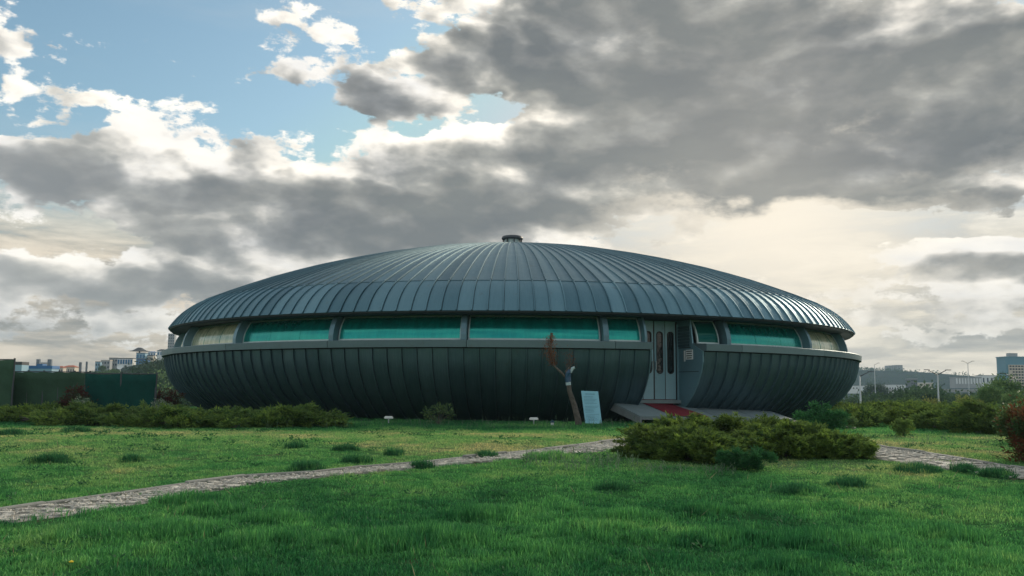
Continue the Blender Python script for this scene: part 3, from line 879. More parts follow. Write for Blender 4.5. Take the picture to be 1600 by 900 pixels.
# carpet draped from the doors down the ramp
cp = MB(); rows = []
for n_ in (14.74, 14.84): rows.append([EP(n_, t_, FLOOR + .012) + Vector((0, D, EYE)) for t_ in (-.62, 0, .62)])
Minv = None
for u in np.linspace(.13, 1.0, 10):
    rows.append([bil(u, v, .03 + .004 * math.sin(9 * u + v * 20)) + o0 for v in (.18 + .03 * u, .27 + .055 * u, .355 + .085 * u)])
cp.grid([[tuple(p) for p in r] for r in rows])
o = build(cp, 'red_carpet', M['carpet'], label='long red carpet running down the entrance ramp from the doors', cat='carpet')
sm_ = o.modifiers.new('thick', 'SOLIDIFY'); sm_.thickness = .012; sm_.offset = 1

# ------------------------------------------------------------------ foliage builders
def rand_dir(r):
    z = r.uniform(-1, 1); a = r.uniform(0, 2 * PI); s = math.sqrt(1 - z * z)
    return np.array((s * math.cos(a), s * math.sin(a), z))
def leaves_mesh(name, mat, P, Dr, L, W, tone, seed=1, fold=False):
    """one thin kite-shaped leaf per row of P (numpy): base P, direction Dr, length L, width W"""
    g_ = np.random.default_rng(seed)
    n_ = len(P)
    Dr = Dr / np.linalg.norm(Dr, axis=1, keepdims=True)
    side = np.cross(Dr, g_.normal(size=(n_, 3))); side /= np.linalg.norm(side, axis=1, keepdims=True)
    L = np.asarray(L).reshape(-1, 1); W = np.asarray(W).reshape(-1, 1)
    v = np.empty((n_, 4, 3))
    v[:, 0] = P; v[:, 1] = P + Dr * L * .45 + side * W / 2; v[:, 2] = P + Dr * L; v[:, 3] = P + Dr * L * .45 - side * W / 2
    me = bpy.data.meshes.new(name)
    me.vertices.add(n_ * 4); me.vertices.foreach_set('co', v.reshape(-1).astype(np.float32))
    me.loops.add(n_ * 4); me.loops.foreach_set('vertex_index', np.arange(n_ * 4, dtype=np.int32))
    me.polygons.add(n_); me.polygons.foreach_set('loop_start', np.arange(0, n_ * 4, 4, dtype=np.int32))
    me.polygons.foreach_set('loop_total', np.full(n_, 4, dtype=np.int32))
    a = me.attributes.new('tone', 'FLOAT', 'FACE'); a.data.foreach_set('value', np.clip(tone, 0, 1).astype(np.float32))
    me.materials.append(mat); me.update(calc_edges=True)
    return me

def juniper_parts(seed, rx, ry, h, clumps, needles, nl=.085, flat=.5):
    """spreading juniper: many layered sprays thrown outwards from a low centre"""
    g_ = np.random.default_rng(seed)
    P, Dr, L, W, T = [], [], [], [], []
    limbs = []
    for c in range(clumps):
        a = g_.uniform(0, 2 * PI); q = math.sqrt(g_.uniform(.02, 1.0)) if c % 5 < 3 else g_.uniform(.72, 1.0)
        lump = 1 + .22 * math.sin(3 * a + seed) + .13 * math.sin(7 * a + seed * 2)
        x, y = rx * q * math.cos(a) * lump, ry * q * math.sin(a) * lump
        top = h * (1 - q ** 3.6 * .55) * (.74 + .55 * mnoise.noise(Vector((x * 1.9 + seed, y * 1.9, seed))) + .2 * g_.uniform())
        z = top if c % 5 < 3 else top * g_.uniform(.12, .95)
        out = np.array((math.cos(a) * .9, math.sin(a) * .9, .12 + .35 * (1 - q)))
        out += g_.normal(size=3) * .22
        ln = g_.uniform(.28, .5) * (h / .75) ** .5
        tip = np.array((x, y, max(z, .06)))
        base = tip - out * ln
        base[2] = max(.02, base[2] - .05)
        tone = g_.uniform(.1, .75)
        if c % 6 == 0: limbs.append((base, tip))
        ns = 9
        sub0 = g_.uniform(.1, 1.0, ns); subd = out[None] * .8 + g_.normal(size=(ns, 3)) * np.array((.5, .5, .22)) + np.array((0, 0, .06)); subl = ln * g_.uniform(.3, .7, ns) * (1.25 - sub0 * .6)
        k_ = g_.integers(0, ns, needles); t = g_.uniform(0, 1, needles) ** .8
        pp = base + (tip - base) * sub0[k_][:, None] + subd[k_] * (subl[k_] * t)[:, None] + g_.normal(size=(needles, 3)) * (.020 * (1.2 - t) * nl / .085)[:, None]
        P.append(pp)
        dd = subd[k_] * .9 + g_.normal(size=(needles, 3)) * .42
        Dr.append(dd)
        L.append(g_.uniform(.6, 1.3, needles) * nl); W.append(g_.uniform(.7, 1.3, needles) * nl * .24)
        T.append(tone + (g_.uniform(-.25, .25, ns))[k_] + g_.normal(size=needles) * .13)
    P = np.concatenate(P); P[:, 2] = np.maximum(P[:, 2], .01)
    return P, np.concatenate(Dr), np.concatenate(L), np.concatenate(W), np.concatenate(T), limbs
def juniper(px_or_loc, rx, ry, h, label, clumps=120, needles=120, mat='juniper', seed=1, rz=0.0, group=None, nl=.085, cat='juniper bush'):
    loc = px_or_loc
    t = thing('juniper_bush', label, cat, (loc[0], loc[1], height(loc[0], loc[1])), rz, group)
    P, Dr, L, W, T, limbs = juniper_parts(seed, rx, ry, h, clumps, needles, nl)
    link('foliage', leaves_mesh('foliage', M[mat], P, Dr, L, W, T, seed), t)
    st = MB()
    for (b0, t0) in limbs[:40]:
        st.tube([(0.0, 0.0, .02), tuple((b0 * .6)), tuple(b0), tuple(t0 * .97 + b0 * .03)], [.03, .018, .012, .004], 5)
    build(st, 'stem', M['bark'], t)
    return t

def gh(px, py):   # ground point under a pixel
    p = ground_hit(px, py); return (p.x, p.y)

# the big golden juniper bed in front of the ramp: separate bushes that grow together
big = [((1055, 706), .78, .75, .66, 'rust tipped juniper at the left end of the bed before the ramp', 1.0),
       ((1090, 712), .85, .65, .58, 'golden juniper in the front of the bed, second from its left end', 1.0),
       ((1068, 684), .95, .9, .72, 'golden juniper behind the rust tipped one, just below the ramp edge', 1.0),
       ((1165, 692), 1.1, .9, .74, 'yellow topped juniper in the middle of the bed below the red carpet', 1.0),
       ((1212, 706), .85, .7, .62, 'juniper right of the middle of the golden bed, behind the fresh green shrub', 1.0),
       ((1284, 706), .72, .62, .60, 'dark tipped juniper at the right end of the bed beside the path', 1.0),
       ((1228, 682), .75, .7, .60, 'upright juniper at the back right of the bed near the kerb', 1.0)]
for q, (p, rx, ry, h, lab, _) in enumerate(big):
    juniper(gh(p[0], p[1] + 7), rx, ry, h * (.80 if p[1] > 700 else .66), lab, clumps=150, needles=190, seed=11 + q, mat='juniper', group='golden junipers in the bed before the ramp')
# left row
left = [(-30, 652, 1.7, 'yellow green juniper cut by the left edge of the photo'), (62, 654, 1.5, 'spreading juniper in front of the faded green netting'),
        (140, 660, 1.6, 'low juniper in front of the dark green screen, its front left'), (120, 645, 1.3, 'juniper directly at the foot of the dark green screen'),
        (215, 652, 1.4, 'juniper with upright sprays below the right half of the dark green screen'), (255, 662, 1.3, 'dark juniper just right of the dark green screen'),
        (320, 655, 1.5, 'juniper under the left flank of the saucer hall'), (385, 662, 1.3, 'dark juniper second from the right end of the left row'),
        (460, 662, 1.15, 'rounded dark juniper at the right end of the left row')]
for q, (px, py, rx, lab) in enumerate(left):
    juniper(gh(px, py + 6), rx, 1.0, .46 + .08 * ((q * 37) % 3 - 1), lab, clumps=190, needles=75, seed=31 + q, mat='juniper' if q in (0, 1, 3) else 'juniper_dark', nl=.12, group='junipers in the row left of the hall')
# right bank
right = [(1292, 652, 1.3, 'flat juniper touching the right flank of the saucer hall'), (1345, 657, 1.3, 'flat juniper second from the hall on the right bank'),
         (1400, 662, 1.4, 'juniper below the twin armed street lamp on the left side'), (1452, 668, 1.3, 'juniper below the twin armed street lamp with reddish tips'),
         (1500, 673, 1.2, 'juniper between the street lamp and the red hedge'), (1542, 679, .9, 'dark juniper next to the red leaved hedge'),
         (1335, 668, .8, 'small juniper in front of the flat ones on the right bank'), (1375, 650, 1.5, 'far juniper behind the second and third ones of the right bank'),
         (1470, 655, 1.6, 'far juniper behind the ones below the twin armed lamp')]
for q, (px, py, rx, lab) in enumerate(right):
    juniper(gh(px, py), rx, 1.0, .60 + .06 * (q % 3), lab, clumps=180, needles=75, seed=51 + q, mat='juniper_dark' if q != 3 else 'juniper', nl=.11, group='junipers on the bank right of the hall')

def leafy(name, loc, rx, ry, h, label, cat, mat, seed, nclump=60, per=60, ll=.08, lw=.045, z0=.0, trunk=None, up=.5, group=None, second=None, upright=0.0, zloc=None):
    """broad-leaved shrub or tree: leaf clumps on limbs through an uneven crown"""
    g_ = np.random.default_rng(seed)
    t = thing(name, label, cat, (loc[0], loc[1], height(loc[0], loc[1]) if zloc is None else zloc), 0, group)
    P, Dr, L, W, T = [], [], [], [], []
    cen = []
    for c in range(nclump):
        d = rand_dir(rng_np(g_)); rr = g_.uniform(.35, 1.0) ** .6
        lump = 1 + .28 * mnoise.noise(Vector(tuple(d * 1.8 + seed)))
        p = np.array((d[0] * rx, d[1] * ry, d[2] * (h - z0) / 2)) * rr * lump
        p[2] += z0 + (h - z0) / 2
        p[0] += upright * p[2] * g_.normal() * .02
        p[2] = max(p[2], .05); cen.append(p)
        cs = min(rx, (h - z0) / 2) * g_.uniform(.16, .34)
        q = g_.normal(size=(per, 3)) * cs * np.array((.62, .62, .5 + upright))
        P.append(p + q); Dr.append(q * .8 / cs + g_.normal(size=(per, 3)) * .5 + np.array((0, 0, up)))
        L.append(g_.uniform(.6, 1.4, per) * ll); W.append(g_.uniform(.7, 1.3, per) * lw)
        T.append(g_.uniform(.1, .8) + g_.normal(size=per) * .15)
    P = np.concatenate(P); P[:, 2] = np.maximum(P[:, 2], .02)
    link('crown' if trunk else 'foliage', leaves_mesh('crown' if trunk else 'foliage', M[mat], P, np.concatenate(Dr), np.concatenate(L), np.concatenate(W), np.concatenate(T), seed), t)
    st = MB(); tr = trunk or max(.012, rx * .03)
    hb = z0 + (h - z0) * .35
    if trunk: st.tube([(0, 0, -.1), (.02 * h, 0, hb * .5), (0, .01 * h, hb), (.01 * h, 0, h * .8)], [tr * 1.3, tr, tr * .8, tr * .25], 7)
    for c in cen[::max(1, len(cen) // 14)]:
        b_ = np.array((0, 0, hb * (.5 if trunk else .05))); mid = (b_ + c) / 2 + np.array((0, 0, .08 * h))
        st.tube([tuple(b_), tuple(mid), tuple(c)], [tr * .5, tr * .3, tr * .1], 5)
    build(st, 'trunk' if trunk else 'stem', M['bark'], t)
    if second:
        mat2, n2, l2 = second
        idx = g_.integers(0, len(P), n2); pp = P[idx] + g_.normal(size=(n2, 3)) * .02
        pp = pp[pp[:, 2] > h * .3]; n2 = len(pp)
        link('blossom', leaves_mesh('blossom', M[mat2], pp, g_.normal(size=(n2, 3)) + np.array((0, 0, .8)), np.full(n2, l2), np.full(n2, l2 * .8), g_.uniform(0, 1, n2), seed), t)
    return t
class rng_np:
    def __init__(s, g): s.g = g
    def uniform(s, a, b): return s.g.uniform(a, b)

leafy('shrub', gh(1165, 735), .42, .3, .34, 'low fresh green shrub in front of the golden juniper bed', 'shrub', 'shrubgreen', 71, 50, 120, .06, .012, up=.9)
leafy('shrub', gh(1282, 680), .62, .5, .72, 'bright green bushy weed beside the right flank of the saucer hall', 'shrub', 'shrubgreen', 72, 60, 110, .08, .02, up=.9)
leafy('shrub', gh(1315, 672), .45, .35, .42, 'small rounded dark green shrub right of the bright green weed', 'shrub', 'leafmid', 73, 40, 90, .05, .02, up=.6)
leafy('shrub', gh(1413, 683), .26, .24, .40, 'small round brownish shrub in the grass before the right junipers', 'shrub', 'juniper_dark', 74, 36, 80, .05, .015, up=.6)
leafy('hedge_bush', gh(1648, 722), .85, .8, 1.02, 'large red and green leaved hedge bush cut by the right edge', 'bush', 'leafphotinia', 75, 150, 120, .075, .035, up=.4)
bl = ground_hit(1628, 705)
leafy('blossom_shrub', (bl.x + 1.0, bl.y + 2.2), .6, .5, .95, 'pale blossoming shrub behind the red leaved hedge bush', 'shrub', 'leafmid', 76, 60, 60, .07, .03, up=.4, second=('flower', 700, .045))
# reddish shrubs around the green screen
pA = at(118, 640, 28.5); pB = at(262, 640, 31)
leafy('red_shrub', (pA.x, pA.y), .45, .4, 1.05, 'dark red shrub left of the dark green screen', 'shrub', 'leafred', 77, 46, 60, .07, .035, up=.6)
leafy('red_shrub', (pB.x, pB.y), .45, .4, 1.0, 'dark red shrub between the dark green screen and the hall', 'shrub', 'leafred', 78, 46, 60, .07, .035, up=.6)
pA = at(126, 640, 27.6); pB = at(252, 640, 28.6)
leafy('white_flowered_shrub', (pA.x, pA.y), .3, .25, .75, 'pale flowering shrub at the left edge of the dark green screen', 'shrub', 'stalk', 79, 26, 40, .08, .02, up=.9, second=('flower', 500, .035))
leafy('white_flowered_shrub', (pB.x, pB.y), .34, .25, .72, 'pale flowering shrub at the right edge of the dark green screen', 'shrub', 'stalk', 80, 26, 40, .08, .02, up=.9, second=('flower', 500, .035))
leafy('shrub', gh(182, 656), .26, .24, .62, 'small yellow green ball shaped shrub below the dark green screen', 'shrub', 'leafyellow', 81, 30, 90, .05, .02)
leafy('weed_plant', gh(685, 664), .5, .2, .62, 'sprawling dark weed against the front of the hall', 'weed', 'leafmid', 82, 20, 26, .13, .022, up=.4)

# ------------------------------------------------------------------ broken tree, board and lights by the front wall
tb = ground_hit(905, 667)
tr_ = thing('broken_tree', 'broken young tree with wrapped trunk and one rusty leaved branch', 'tree', tuple(tb))
s_ = tb.y / F
def TP(px, py, dy=0.0):  # offsets in the tree's own plane, metres
    p = at(px, py, tb.y + dy) - tb; return tuple(p)
trunk = MB().tube([(0, 0, -.1), TP(903, 655), TP(897, 632, .03), TP(890, 612, .0), TP(888, 596), TP(886, 580), TP(891, 574)], [.112, .094, .080, .070, .066, .058, .042], 12)
build(trunk, 'trunk', M['bark'], tr_, smooth=True)
build(MB().tube([TP(886, 592), TP(878, 583, -.05), TP(866, 572, -.03), TP(862, 556), TP(861, 540), TP(862, 524)], [.04, .034, .028, .018, .010, .004], 8), 'limb', M['bark'], tr_, smooth=True)
build(MB().tube([TP(891, 582), TP(894, 576), TP(898, 574)], [.05, .05, .045], 8), 'broken_stub', M['tape'], tr_)
wr = MB().tube([TP(887.5, 597), TP(886.5, 590), TP(888, 583), TP(890, 578)], [.082, .092, .088, .06], 9)
for i, v_ in enumerate(wr.v): wr.v[i] = tuple(Vector(v_) + Vector((rng.uniform(-.015, .015), rng.uniform(-.015, .015), rng.uniform(-.01, .01))))
build(wr, 'plastic_wrap', M['wrap'], tr_)
build(MB().tube([TP(888.3, 602), TP(887.8, 597)], [.078, .08], 10), 'tape_band', M['tape'], tr_)
g_ = np.random.default_rng(5)
n_ = 1150
tt = g_.uniform(0, 1, n_)
base = np.array([TP(866, 572), TP(858, 550), TP(862, 522)])
pp = np.where(tt[:, None] < .5, base[0] + (base[1] - base[0]) * tt[:, None] * 2, base[1] + (base[2] - base[1]) * (tt[:, None] * 2 - 1))
wv = .19 * np.sin(PI * np.clip(tt * .9 + .06, 0, 1))
pp += g_.normal(size=(n_, 3)) * wv[:, None] * np.array((.62, .5, .5))
link('rusty_leaves', leaves_mesh('leaves', M['leafrust'], pp, g_.normal(size=(n_, 3)) + np.array((0, 0, 1.6)), g_.uniform(.03, .06, n_), g_.uniform(.012, .022, n_), g_.uniform(0, 1, n_), 3), tr_)
tw = MB()
for k in range(26):
    t = rng.uniform(.05, .85); b_ = base[0] + (base[1] - base[0]) * t * 2 if t < .5 else base[1] + (base[2] - base[1]) * (t * 2 - 1)
    e = b_ + np.array((rng.uniform(-.2, .2), rng.uniform(-.1, .1), rng.uniform(.1, .35)))
    tw.tube([tuple(b_), tuple((b_ + e) / 2 + np.array((rng.uniform(-.03, .03), 0, 0))), tuple(e)], [.008, .005, .002], 4)
for k in range(9):
    b_ = np.array(TP(888 + rng.uniform(-3, 3), 578)); e = b_ + np.array((rng.uniform(-.14, .16), rng.uniform(-.1, .1), rng.uniform(.15, .5)))
    tw.tube([tuple(b_), tuple((b_ + e) / 2), tuple(e)], [.007, .005, .002], 4)
build(tw, 'twig', M['bark'], tr_)
n_ = 160
pp = np.array(TP(891, 563)) + g_.normal(size=(n_, 3)) * np.array((.08, .06, .15))
link('small_leaves', leaves_mesh('small_leaves', M['leafrust'], pp, g_.normal(size=(n_, 3)) + np.array((0, 0, 1.2)), g_.uniform(.03, .06, n_), g_.uniform(.012, .022, n_), g_.uniform(0, .6, n_), 4), tr_)

# leaning board
bb = ground_hit(928, 664)
def BP(px, py, dy=0.0): return at(px, py, bb.y + dy)
c4 = [BP(915, 664.5), BP(940.5, 661.5), BP(934.5, 611.5, .28), BP(908, 610.5, .28)]
nrm = (c4[1] - c4[0]).cross(c4[3] - c4[0]).normalized()
bo = thing('information_board', 'pale blue information board leaning by the broken tree', 'information board', tuple(c4[0]))
def slab(q, th, off):
    mb = MB(); f_ = [p + nrm * off - c4[0] for p in q]; k_ = [p - nrm * th for p in f_]
    mb.face(f_); mb.face(k_[::-1])
    for j in range(4): mb.face([f_[j], k_[j], k_[(j + 1) % 4], f_[(j + 1) % 4]])
    return mb
build(slab(c4, .03, 0), 'panel', M['board'], bo)
def uv(u, v): return c4[0].lerp(c4[1], u).lerp(c4[3].lerp(c4[2], u), v)
inkm = MB()
for k in range(19):
    v = .90 - k * .042 - (.03 if k > 0 else 0)
    u1 = .78 if k == 0 else rng.uniform(.6, .92)
    u0 = .22 if k == 0 else .1
    if k in (7, 13): continue
    h_ = .014 if k == 0 else .007
    f_ = [uv(u0, v), uv(u1, v), uv(u1, v + h_), uv(u0, v + h_)]
    inkm.face([p + nrm * .004 - c4[0] for p in f_])
build(inkm, 'writing', M['boardink'], bo)
# strut at the back that holds it
p0 = uv(.5, .8) - nrm * .03 - c4[0]; p1 = Vector((p0.x + .02, p0.y + .45, height(c4[0].x, c4[0].y + .6) - c4[0].z))
build(MB().tube([tuple(p0), tuple(p1)], [.015, .015], 6), 'back_strut', M['lampdark'], bo)

def ground_light(px, py, label, seed):
    p = ground_hit(px, py)
    t = thing('garden_floodlight', label, 'garden light', tuple(p), 0, 'small floodlights in front of the hall')
    build(MB().tube([(0, 0, -.05), (0, 0, .14)], [.022, .018], 8), 'post', M['pole'], t)
    hd = MB(); hd.box((0, .02, .185), (.27, .12, .055)); hd.box((0, .02, .222), (.22, .09, .02))
    build(hd, 'head', M['white'], t)
    build(MB().box((0, .085, .185), (.22, .008, .04)), 'glass', M['lampglass'], t)
    build(MB().box((0, .0, .148), (.05, .03, .03)), 'bracket', M['pole'], t)
ground_light(607, 662, 'small white T shaped floodlight in the grass left of the broken tree, farther one', 1)
ground_light(834, 664, 'small white T shaped floodlight in the grass nearest the broken tree', 2)
p = ground_hit(863, 666)
t = thing('valve_box', 'small blue and white box in the grass left of the broken tree trunk', 'box', tuple(p))
build(MB().box((0, 0, .05), (.09, .08, .12)), 'body', M['white'], t)
lid = MB(); lid.face([(-.08, -.07, .11), (.08, -.07, .11), (0, -.07, .20)]); lid.face([(-.08, .07, .11), (0, .07, .20), (.08, .07, .11)]); lid.face([(-.08, -.07, .11), (0, -.07, .20), (0, .07, .20), (-.08, .07, .11)]); lid.face([(.08, -.07, .11), (.08, .07, .11), (0, .07, .20), (0, -.07, .20)]); lid.face([(-.08, -.07, .11), (-.08, .07, .11), (.08, .07, .11), (.08, -.07, .11)])
build(lid, 'lid', M['wrap'], t)
# loose plank in the grass right of the hall
p = ground_hit(1319, 672)
pl = MB().box((0, 0, 0), (.62, .16, .035)); 
o = build(pl, 'loose_plank', M['kerb'], loc=(p.x, p.y, p.z + .10), rz=-.62, label='short pale plank lying in the grass right of the hall', cat='plank')
o.rotation_euler.y = .12
bv = o.modifiers.new('bevel', 'BEVEL'); bv.width = .006; bv.segments = 1
# concrete edging slab right of the ramp
e0, e1 = ground_hit(1205, 656), ground_hit(1262, 666)
dv = e1 - e0
mb = MB().box((0, 0, .03), (dv.length, .35, .14))
build(mb, 'concrete_edging', M['kerb'], loc=tuple(e0.lerp(e1, .5)), rz=math.atan2(dv.y, dv.x), label='pale concrete edging strip between the golden junipers and the hall', cat='edging')

# ------------------------------------------------------------------ green fences on the left
def net_fence(name, a, b_, h, label, mat, posts=2, sag=.03):
    a, b_ = Vector(a), Vector(b_)
    t = thing(name, label, 'fence', (a.x, a.y, a.z))
    d = b_ - a; n_ = 24; rows = []
    for j in range(7):
        v = j / 6
        row = []
        for i in range(n_ + 1):
            u = i / n_
            p = d * u; w_ = .035 * math.sin(u * 31 + v * 5) * (1 - abs(v - .5)) + .02 * mnoise.noise(Vector((u * 9, v * 5, h)))
            perp = Vector((-d.y, d.x, 0)).normalized()
            zt_ = h * v - (sag * math.sin(PI * ((u * posts) % 1)) if j == 6 else 0)
            row.append(tuple(p + perp * w_ + Vector((0, 0, zt_))))
        rows.append(row)
    mb = MB().grid(rows)
    o = build(mb, 'netting', M[mat], t, smooth=True)
    s = o.modifiers.new('thick', 'SOLIDIFY'); s.thickness = .012
    for i in range(posts + 1):
        p = d * (i / posts)
        build(MB().tube([(p.x, p.y + .04, -.2), (p.x, p.y + .04, h + .05)], [.035, .035], 8), 'post', M['lampdark'], t)
    build(MB().tube([(0, .04, h), (d.x, d.y + .04, d.z + h)], [.02, .02], 6), 'top_rail', M['lampdark'], t)
    return t
a, b_ = at(134, 583.5, 29.0), at(244, 584, 29.0)
gz0 = height(a.x, a.y)
net_fence('green_screen', (a.x, a.y, gz0), (b_.x, b_.y, gz0), a.z - gz0, 'dark green netting screen panel standing left of the hall', 'netdark', 2)
a, b_ = at(20, 580.5, 34), at(140, 583, 34)
gz1 = height(b_.x, b_.y) - .15
net_fence('netting_fence', (a.x, a.y, gz1), (b_.x, b_.y, gz1), a.z - gz1, 'long faded green netting fence behind the left junipers', 'netgreen', 5)
a, b_ = at(-90, 561, 33.4), at(22, 562, 33.4)
net_fence('tall_netting_fence', (a.x, a.y, gz1), (b_.x, b_.y, gz1), a.z - gz1, 'taller faded green netting panel at the left edge', 'netgreen', 2)

# ------------------------------------------------------------------ far buildings
def block(name, px0, px1, ytop, ybot, dist, label, wall, roofm='darkroof', depth=None, windows=None, wmat='hglass', pitched=False, group=None, cat='building', parapet=True, base_drop=2.0):
    """a block placed by its true distance; windows as (columns, rows, width share, height share)"""
    p0, p1, pt = at(px0, ybot, dist), at(px1, ybot, dist), at((px0 + px1) / 2, ytop, dist)
    wd = p1.x - p0.x; hh = pt.z - (p0.z + p1.z) / 2; dp = depth or wd * .8
    zb = (p0.z + p1.z) / 2
    t = thing(name, label, cat, ((p0.x + p1.x) / 2, dist, zb), 0, group)
    build(MB().box((0, dp / 2, (hh - base_drop) / 2), (wd, dp, hh + base_drop)), 'wall', M[wall], t)
    if pitched:
        mb = MB(); o_ = wd * .06; z = hh + .003; r = hh * .28
        A, B, C_, E_ = (-wd / 2 - o_, -o_, z), (wd / 2 + o_, -o_, z), (wd / 2 + o_, dp + o_, z), (-wd / 2 - o_, dp + o_, z)
        R1, R2 = (-wd / 4, dp / 2, z + r), (wd / 4, dp / 2, z + r)
        mb.face([A, B, R2, R1]); mb.face([C_, E_, R1, R2]); mb.face([B, C_, R2]); mb.face([E_, A, R1]); mb.face([A, E_, C_, B])
        build(mb, 'roof', M[roofm], t)
    else:
        build(MB().box((0, dp / 2, hh + .15), (wd * 1.03, dp * 1.03, .3)), 'roof', M[roofm], t)
    if windows:
        nc, nr, ws, hs = windows
        cw, ch = wd / nc, hh / nr
        wm = MB().box((0, 0, 0), (cw * ws, .12, ch * hs)).mesh('window', M[wmat])
        for i in range(nc):
            for j in range(nr):
                link('window', wm, t, (-wd / 2 + cw * (i + .5), -.02, ch * (j + .5)))
    return t
HG = 'houses on the hill left of the hall'
block('hill_house', 212, 226, 552, 572, 360, 'pale blue villa with large windows on the left hill', 'bluepale', 'darkroof', windows=(3, 2, .6, .55), wmat='bglass', group=HG)
block('hill_house', 213.5, 229.5, 561.5, 572, 350, 'low blue glazed pavilion below the pale blue villa', 'bluew', 'darkroof', windows=(5, 1, .7, .7), wmat='bglass', group=HG)
block('hill_house', 228, 239, 556, 566, 362, 'cream house right of the pale blue villa', 'cream', 'darkroof', windows=(2, 1, .4, .4), group=HG)
block('hill_house', 183, 207, 560.5, 570, 365, 'long blue glazed house in the middle of the left hill', 'white', 'darkroof', windows=(6, 1, .7, .7), wmat='bglass', group=HG)
block('hill_house', 170, 183, 560, 573, 372, 'dull grey flat roofed house left of the blue glazed one', 'greyr', 'darkroof', windows=(3, 2, .5, .45), group=HG)
block('hill_house', 157, 171, 563.5, 577, 368, 'grey house with pale upper floor on the left hill', 'greyr', 'cream', windows=(3, 2, .5, .45), group=HG)
block('hill_house', 148, 156, 566, 581, 360, 'narrow pale house at the left foot of the hill row', 'bluepale', 'darkroof', windows=(2, 2, .5, .45), group=HG)
block('hill_house', 231, 243, 550.5, 556, 400, 'blue hipped roof house near the top of the left hill', 'white', 'bluew', pitched=True, windows=(3, 1, .5, .5), wmat='bglass', group=HG)
block('hill_house', 245, 258, 548, 557, 395, 'dark roofed house just left of the saucer ledge', 'white', 'darkroof', pitched=True, windows=(3, 1, .5, .5), wmat='bglass', group=HG)
mbp = at(218, 551.5, 365)
gz_ = thing('roof_pavilion', 'dark umbrella shaped shelter on top of the pale blue villa', 'shelter', tuple(at(218, 552, 364)))
build(MB().lathe([(4.2, .8), (2.6, 1.1), (.8, 2.2), (0, 2.3)], 12), 'canopy', M['darkroof'], gz_)
build(MB().tube([(0, 0, -.3), (0, 0, 1.4)], [.3, .3], 6), 'post', M['darkroof'], gz_)
# grey apartment tower peeking over the ledge
block('apartment_tower', 261.5, 271.5, 522, 552, 520, 'tall grey apartment tower seen between ledge and eave', 'greyr', 'tower', windows=(3, 7, .45, .45), cat='tower')
SG = 'rooftops behind the netting fence'
block('blue_shed', 22, 33, 570, 588, 90, 'pale blue shed wall above the netting fence beside the tall panel', 'bluepale', 'darkroof', depth=1.3, cat='shed')
block('blue_shed', 33, 80, 576, 590, 92, 'long low blue shed wall above the netting fence', 'bluepale', 'bluew', depth=1.5, cat='shed')
block('blue_shed', 57, 66, 572.5, 577, 110, 'dark blue raised roof behind the long blue shed', 'bluew', 'bluew', depth=1.0, cat='shed')
block('town_block', 56, 61, 562, 575, 600, 'left one of two linked high rise blocks above the sheds', 'tower', 'tower', windows=(2, 5, .4, .45), cat='apartment block', group=SG)
block('town_block', 73.5, 79, 562, 575, 600, 'right one of two linked high rise blocks above the sheds', 'tower', 'tower', windows=(2, 5, .4, .45), cat='apartment block', group=SG)
block('town_block', 61, 73.5, 567, 575, 604, 'cream lower wing between two high rise blocks', 'cream', 'greyr', windows=(5, 2, .4, .45), cat='apartment block', group=SG)
block('red_roofed_house', 84, 98, 574.5, 584, 300, 'pale house with red tiled roof, left of a pair', 'cream', 'tile', pitched=True, windows=(4, 1, .4, .4), cat='house', group=SG)
block('red_roofed_house', 98, 116, 573.5, 584, 310, 'pale house with red tiled roof, right of a pair', 'cream', 'tile', pitched=True, windows=(5, 1, .4, .4), cat='house', group=SG)
block('chimney_tower', 122.5, 126, 567, 584, 420, 'left one of two slim grey towers above the fence', 'tower', 'tower', cat='tower', group=SG)
block('chimney_tower', 133, 135.5, 566, 584, 420, 'right one of two slim grey towers above the fence', 'tower', 'tower', cat='tower', group=SG)
# white satellite dish / dome on the hill
wd_ = at(188, 573.5, 300)
t = thing('satellite_dish', 'white round dish on the slope above the dark green screen', 'satellite dish', tuple(wd_))
build(MB().lathe([(.0, .0), (.7, .12), (1.0, .35)], 16), 'dish', M['white'], t)
t.rotation_euler.x = R_(65)
build(MB().tube([(0, 0, .1), (0, -1.6, -.8)], [.12, .12], 6), 'mast', M['white'], t)

# right side
RG = 'industrial buildings beyond the trees on the right'
block('white_shed', 1385, 1421, 602, 613, 560, 'long white industrial shed with ribbon of openings', 'white', 'white', depth=7, windows=(9, 1, .5, .35), cat='industrial shed', group=RG)
block('white_shed', 1326, 1352, 603, 610, 600, 'low white shed close to the right end of the hall', 'white', 'greyr', depth=7, windows=(5, 1, .4, .3), cat='industrial shed', group=RG)
block('white_shed', 1358, 1376, 602.5, 610, 620, 'small white shed between two slim dark trees', 'white', 'greyr', depth=7, windows=(4, 1, .4, .3), cat='industrial shed', group=RG)
block('office_block', 1424, 1434, 592.5, 610, 520, 'dark grey office block beside the lamp post', 'tower', 'greyr', depth=7, windows=(3, 4, .5, .4), cat='office block', group=RG)
block('cream_block', 1443, 1458.5, 598.5, 612, 500, 'sunlit cream block right behind the twin armed lamp', 'cream', 'white', depth=7, windows=(4, 2, .3, .3), cat='building', group=RG)
block('warehouse', 1493, 1534, 590, 601, 540, 'wide grey warehouse with pale vertical bays', 'greyr', 'greyr', depth=7, windows=(9, 1, .55, .8), wmat='white', cat='warehouse', group=RG)
block('warehouse', 1534, 1560, 587, 601, 560, 'paler warehouse wing left of the blue glass tower', 'white', 'greyr', depth=7, windows=(4, 1, .35, .5), cat='warehouse', group=RG)
